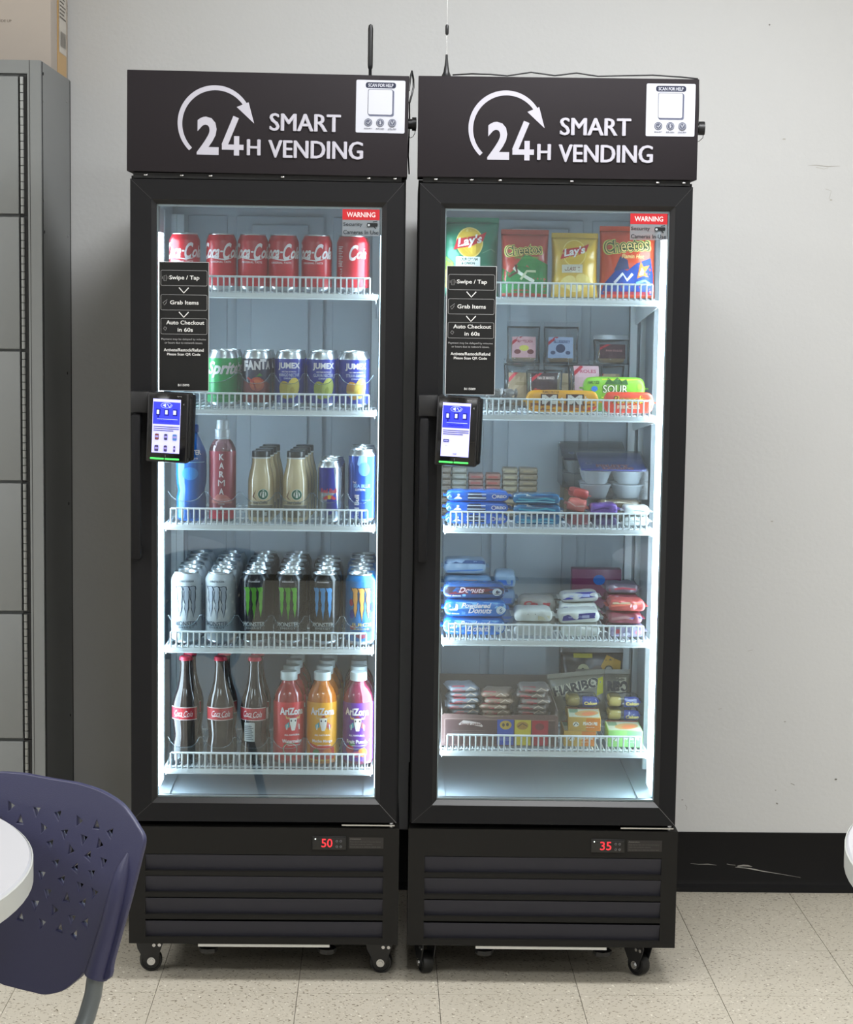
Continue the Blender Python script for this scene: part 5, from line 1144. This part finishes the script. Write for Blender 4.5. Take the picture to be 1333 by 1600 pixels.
def pie(x, y, zz, c1_, c2_, word, lab, L=.072, H=.030, rz=0):
    t = empty('pie_box', Wp('R', x, y, zz), FRM['R'][2]+R(rz)); tag(t, lab, 'pie box', G)
    m = MB(); m.box(-L/2, L/2, -.0, .105, 0, H, mat('pie_card_'+word, c1_, .4), b=.0012); m.build('carton', t)
    wv = (236, 234, 220)
    decal('front_print', [Q(L*.05, .001, L/2-.001, H-.001, c2_), T(word, L*.18, H*.56, .0075, wv, w=L*.44, bold=.05), T('net wt 4 oz', L*.18, H*.30, .003, wv, w=L*.26), El(-L*.26, H*.5, .007, .0055, wv), Ln([(-L*.33, H*.4), (-L*.26, H*.62), (-L*.19, H*.45)], .0018, (60, 70, 50))], t)
    decal('top_print', [Q(-L/2+.002, .004, L/2-.002, .10, (196, 200, 176)), Q(-L/2+.004, .05, -L*.18, .095, (120, 150, 120)), El(.006, .045, .024, .034, (206, 160, 100), rot=-.5), El(.010, .04, .014, .022, (226, 130, 80), rot=-.5), Q(-L/2+.002, .092, L/2-.002, .10, (150, 50, 50))], t, wrap=lambda u, v, o: (u, v, H+o))
    return t
pie(.377, .108, z, (204, 164, 74), (214, 128, 62), 'PEACH PIE', 'orange peach pie box standing on the lowest shelf under another one', H=.0345)
pie(.386, .106, z+.0350, (214, 168, 66), (222, 132, 50), 'PEACH PIE', 'orange peach pie box on top, shifted to the right', rz=-3)
pie(.4775, .106, z, (150, 206, 116), (120, 206, 116), 'APPLE PIE', 'green apple pie box at the right end of the lowest shelf', rz=-1, H=.0365, L=.076)
for q, (x, y, n_) in enumerate(((.392, .255, 3), (.487, .255, 3))):
    for k in range(n_):
        o, wr = flow('sponge_cake_pack', .084, .030, .06, M_film, seed=120+q*5+k, n=3, wr=.003)
        m = MB(); m.box(-.036, -.006, -.022, .022, .003, .027, mat('golden_sponge', (206, 182, 96), .7, var=.15, vscale=50), b=.006); m.build('cake', o)
        decal('printed_label', [Q(.000, .003, .037, .027, (30, 66, 168)), T('Cakes', .018, .012, .008, (206, 190, 120), w=.030, bold=.06)], o, wrap=wr, step=.008)
        place(o, 'R', x, y, z+k*.0305, 'golden sponge cakes in a blue and clear pack, %s behind the %s pie boxes' % (('bottom', 'middle', 'top')[k], ('peach', 'apple')[q]), 'cake packet', G)
hb = gl('clear_gummy_bag', (122, 118, 106), .3, var=.2, vscale=40)
o, wr = pillow('gummy_bag', .150, .150, .035, gl('black_gummy_bag', (40, 38, 44), .3), seed=130, wr=.005)
decal('printed_label', [P([(.010, .10), (.035, .145), (.07, .13), (.07, .085), (.03, .09)], (196, 150, 50)), P([(-.05, .075), (-.02, .10), (.02, .085), (-.01, .07)], (170, 140, 50)), El(-.022, .110, .014, .014, (190, 186, 150)), El(-.022, .110, .005, .005, (60, 56, 50)), El(.012, .108, .013, .013, (110, 96, 90)), El(.040, .110, .011, .011, (80, 70, 60)), El(.040, .110, .008, .008, (190, 184, 170)), Q(-.045, .138, .0, .148, (170, 160, 50)), T('HARIBO', .0, .045, .026, (150, 146, 130), w=.12, bold=.06)], o, wrap=wr, step=.01, stepy=.01)
place(o, 'R', .432, .440, z, 'black gummy bag with yellow splashes standing at the back of the lowest shelf', 'gummy bag', G, rx=R(-4), rz=R(2))
o, wr = pillow('gummy_bag', .130, .108, .035, hb, seed=131, wr=.006)
decal('printed_label', [Q(.030, .05, .055, .10, (206, 200, 180)), T('RIBO', .034, .080, .024, (70, 70, 78), w=.05, bold=.08)], o, wrap=wr, step=.01, stepy=.01)
place(o, 'R', .455, .395, z, 'grey gummy bag behind the apple pie side of the lowest shelf', 'gummy bag', G, rx=R(-6))
o, wr = pillow('gummy_bag', .135, .104, .035, hb, seed=132, wr=.006)
decal('printed_label', [T('HARIBO', -.004, .080, .024, (196, 192, 170), w=.112, bold=.14, rot=.14), T('HARIBO', -.004, .080, .023, (52, 54, 62), w=.110, bold=.04, rot=.14), T('Goldbears', .0, .058, .010, (60, 60, 66), w=.07, bold=.05, rot=.05), P([(.044, .055), (.06, .06), (.062, .098), (.05, .095)], (190, 186, 50))], o, wrap=wr, step=.01, stepy=.01)
place(o, 'R', .398, .340, z+.008, 'grey gummy bag tilted to the left in front of the black gummy bag', 'gummy bag', G, rx=R(-8), ry=R(-6))

# ------------------------------------------------------------------ tables and chair
def round_table(x, y, rad, lab):
    t = empty('round_table', (x, y, 0)); tag(t, lab, 'table', 'round white tables in front of the coolers')
    m = MB(); m.lathe([(0, .704), (rad-.004, .704), (rad-.001, .706), (rad-.001, .737), (rad-.004, .740), (0, .740)], 96, None, M_table); m.build('tabletop', t)
    m = MB(); m.lathe([(rad-.001, .7065), (rad+.0012, .7075), (rad+.0012, .7365), (rad-.0008, .7375)], 96, None, M_tedge); m.build('edge_band', t)
    m = MB(); m.lathe([(0, .690), (.20, .690), (.20, .7035), (0, .7035)], 32, None, M_leg); m.build('apron', t)
    proto = None
    for k in range(3):
        if proto is None:
            m = MB(); m.tube([(.17, 0, .694), (.40, 0, .68), (.405, 0, .60), (.41, 0, .012)], .016, M_leg, 14); m.lathe([(0, 0), (.02, .0), (.019, .014), (0, .014)], 14, Matrix.Translation((.41, 0, .0)), M_rub)
            o = proto = m.build('leg', t)
        else: o = proto.copy(); C.objects.link(o)
        o.rotation_euler = (0, 0, R(75+120*k))
round_table(-.930, 2.545, .472, 'round white laminate table at the left edge in front of the navy chair')
round_table(1.198, 2.60, .55, 'round white table whose rim just enters at the right edge')

def chair(x, y, lab):
    t = empty('stacking_chair', (x, y, 0), -.555); tag(t, lab, 'chair')
    out = [(.004, .7822), (.026, .7825), (.057, .7827), (.1026, .7787), (.1438, .7684), (.1692, .7541), (.1818, .7449), (.1963, .7335), (.1998, .7227), (.1962, .70), (.1858, .6434), (.173, .5853), (.1659, .5529), (.1601, .5279), (.1105, .5275), (.1060, .5200), (.0894, .5054), (.0725, .493), (.0427, .4825), (.018, .4813), (.003, .481)]
    full = out+[(-a, b) for a, b in out[::-1]]
    N_ = len(full); sm = []
    for i in range(N_):      # round the outline (Catmull-Rom)
        p0, p1, p2, p3 = [full[(i+d_) % N_] for d_ in (-1, 0, 1, 2)]
        sharp = min(math.hypot(p1[0]-p2[0], p1[1]-p2[1]), 1) < .009
        for q in (range(1) if sharp else range(4)):
            f = q/4; sm.append(tuple(.5*((2*p1[c_])+(-p0[c_]+p2[c_])*f+(2*p0[c_]-5*p1[c_]+4*p2[c_]-p3[c_])*f*f+(-p0[c_]+3*p1[c_]-3*p2[c_]+p3[c_])*f**3) for c_ in (0, 1)))
    full = sm
    holes = [(-0.0656, 0.7352), (-0.0163, 0.7348), (0.0251, 0.7345), (0.0663, 0.7324), (0.1024, 0.7312), (0.1316, 0.7257), (-0.0447, 0.7167), (-0.0001, 0.7121), (0.0419, 0.7109), (0.0802, 0.7091), (0.1128, 0.7074), (0.0173, 0.6918), (0.0574, 0.6895), (0.094, 0.6867), (0.1244, 0.6842), (0.0322, 0.6661), (0.0716, 0.6659), (0.1041, 0.6638), (0.0079, 0.6463), (0.0485, 0.645), (0.0839, 0.6428), (0.1135, 0.6386), (0.0235, 0.6227), (0.0614, 0.6212), (0.0951, 0.6206), (0.0032, 0.6033), (0.0399, 0.6012), (0.0764, 0.5952), (-0.0211, 0.5804), (0.0196, 0.5788), (0.0559, 0.5774), (0.1049, 0.5945), (0.0861, 0.5741)]
    cu = bpy.data.curves.new('t', 'CURVE'); cu.dimensions = '2D'; cu.fill_mode = 'BOTH'; cu.extrude = .003; cu.bevel_depth = .0012; cu.bevel_resolution = 1
    def spl(pts):
        s = cu.splines.new('POLY'); s.points.add(len(pts)-1); s.use_cyclic_u = True
        for p_, (a, b) in zip(s.points, pts): p_.co = (a, b, 0, 1)
    spl(full)
    hr = random.Random(5)
    for a, b in holes:
        for sg in ((1, -1) if a > .072 else (1,)):
            th = hr.choice([0, 60, 30, 90, 15, 45])+hr.uniform(-8, 8); s_ = .0100
            tri = [(sg*a+s_*math.cos(R(th+q*120)), b+s_*math.sin(R(th+q*120))*1.1) for q in range(3)]
            spl(tri)
    co = bpy.data.objects.new('t', cu); me = bpy.data.meshes.new_from_object(co); bpy.data.objects.remove(co)
    bm = bmesh.new(); bm.from_mesh(me); bpy.data.meshes.remove(me)
    for k in range(-10, 11): bmesh.ops.bisect_plane(bm, geom=bm.verts[:]+bm.edges[:]+bm.faces[:], plane_co=(k*.0215, 0, 0), plane_no=(1, 0, 0))
    for k in range(1, 12): bmesh.ops.bisect_plane(bm, geom=bm.verts[:]+bm.edges[:]+bm.faces[:], plane_co=(0, .45+k*.028, 0), plane_no=(0, 1, 0))
    def lean(u, v): return (v-.4838)*.2-.5*u*u
    for v in bm.verts: u, h, d = v.co; v.co = Vector((u, lean(u, h)+d, h))
    m = MB(); m.bm(bm, M_chair, None, True)
    # side sockets that sleeve the frame tubes
    for sg in (-1, 1):
        pts = []
        for q in range(13):
            f = q/12; hh = .705-(.705-.526)*f; xx = .172-(.172-.137)*f+.002*math.sin(f*3.1)
            pts.append((sg*xx, lean(xx, hh)-.002, hh))
        m.tube(pts, [.003, .009, .013]+[.0145+.004*q/12 for q in range(10)], M_chair, 14)
    m.build('backrest', t, angle=50)
    m = MB()   # seat shell, just under the picture
    vs = []; fs = []; n = 14
    for j in range(n+1):
        for i in range(n+1):
            u = -1+2*i/n; v = j/n; wd_ = .20+.012*math.sin(math.pi*v); yy = -.50+.36*v; zz = .445+.018*u*u-.012*math.sin(math.pi*v)-.04*max(0, .2-v)
            vs.append((u*wd_*(1-.25*max(0, .25-v)), yy, zz))
    N = len(vs); vs += [(a, b, c_-.006) for a, b, c_ in vs]
    for j in range(n):
        for i in range(n): a = j*(n+1)+i; fs += [(a, a+1, a+n+2, a+n+1), (N+a+n+1, N+a+n+2, N+a+1, N+a)]
    for i in range(n): fs += [(i+1, i, N+i, N+i+1), (n*(n+1)+i, n*(n+1)+i+1, N+n*(n+1)+i+1, N+n*(n+1)+i)]
    for j in range(n): fs += [(j*(n+1), (j+1)*(n+1), N+(j+1)*(n+1), N+j*(n+1)), ((j+1)*(n+1)+n, j*(n+1)+n, N+j*(n+1)+n, N+(j+1)*(n+1)+n)]
    m.add(vs, fs, M_chair, True); m.build('seat', t)
    for sg in (-1, 1):
        m = MB(); m.tube([(sg*.137, lean(.137, .53)-.002, .535), (sg*.134, -.006, .500), (sg*.132, -.018, .470), (sg*.132, -.036, .445), (sg*.136, -.070, .422), (sg*.15, -.12, .412), (sg*.18, -.20, .411), (sg*.195, -.40, .409), (sg*.20, -.47, .39), (sg*.215, -.49, .2), (sg*.225, -.50, .01)], .0125, M_leg, 14)
        m.build('leg', t)
        m = MB(); m.tube([(sg*.176, -.19, .411), (sg*.205, -.08, .2), (sg*.22, -.01, .01)], .0125, M_leg, 12); m.build('leg', t)
        for yy, xx in ((-.50, .225), (-.01, .22)):
            m = MB(); m.lathe([(0, 0), (.015, 0), (.0145, .014), (0, .014)], 12, Matrix.Translation((sg*xx, yy, 0)), M_rub); m.build('foot_cap', t)
chair(-.513, 2.826, 'navy blue plastic chair with a perforated back beside the left round table')
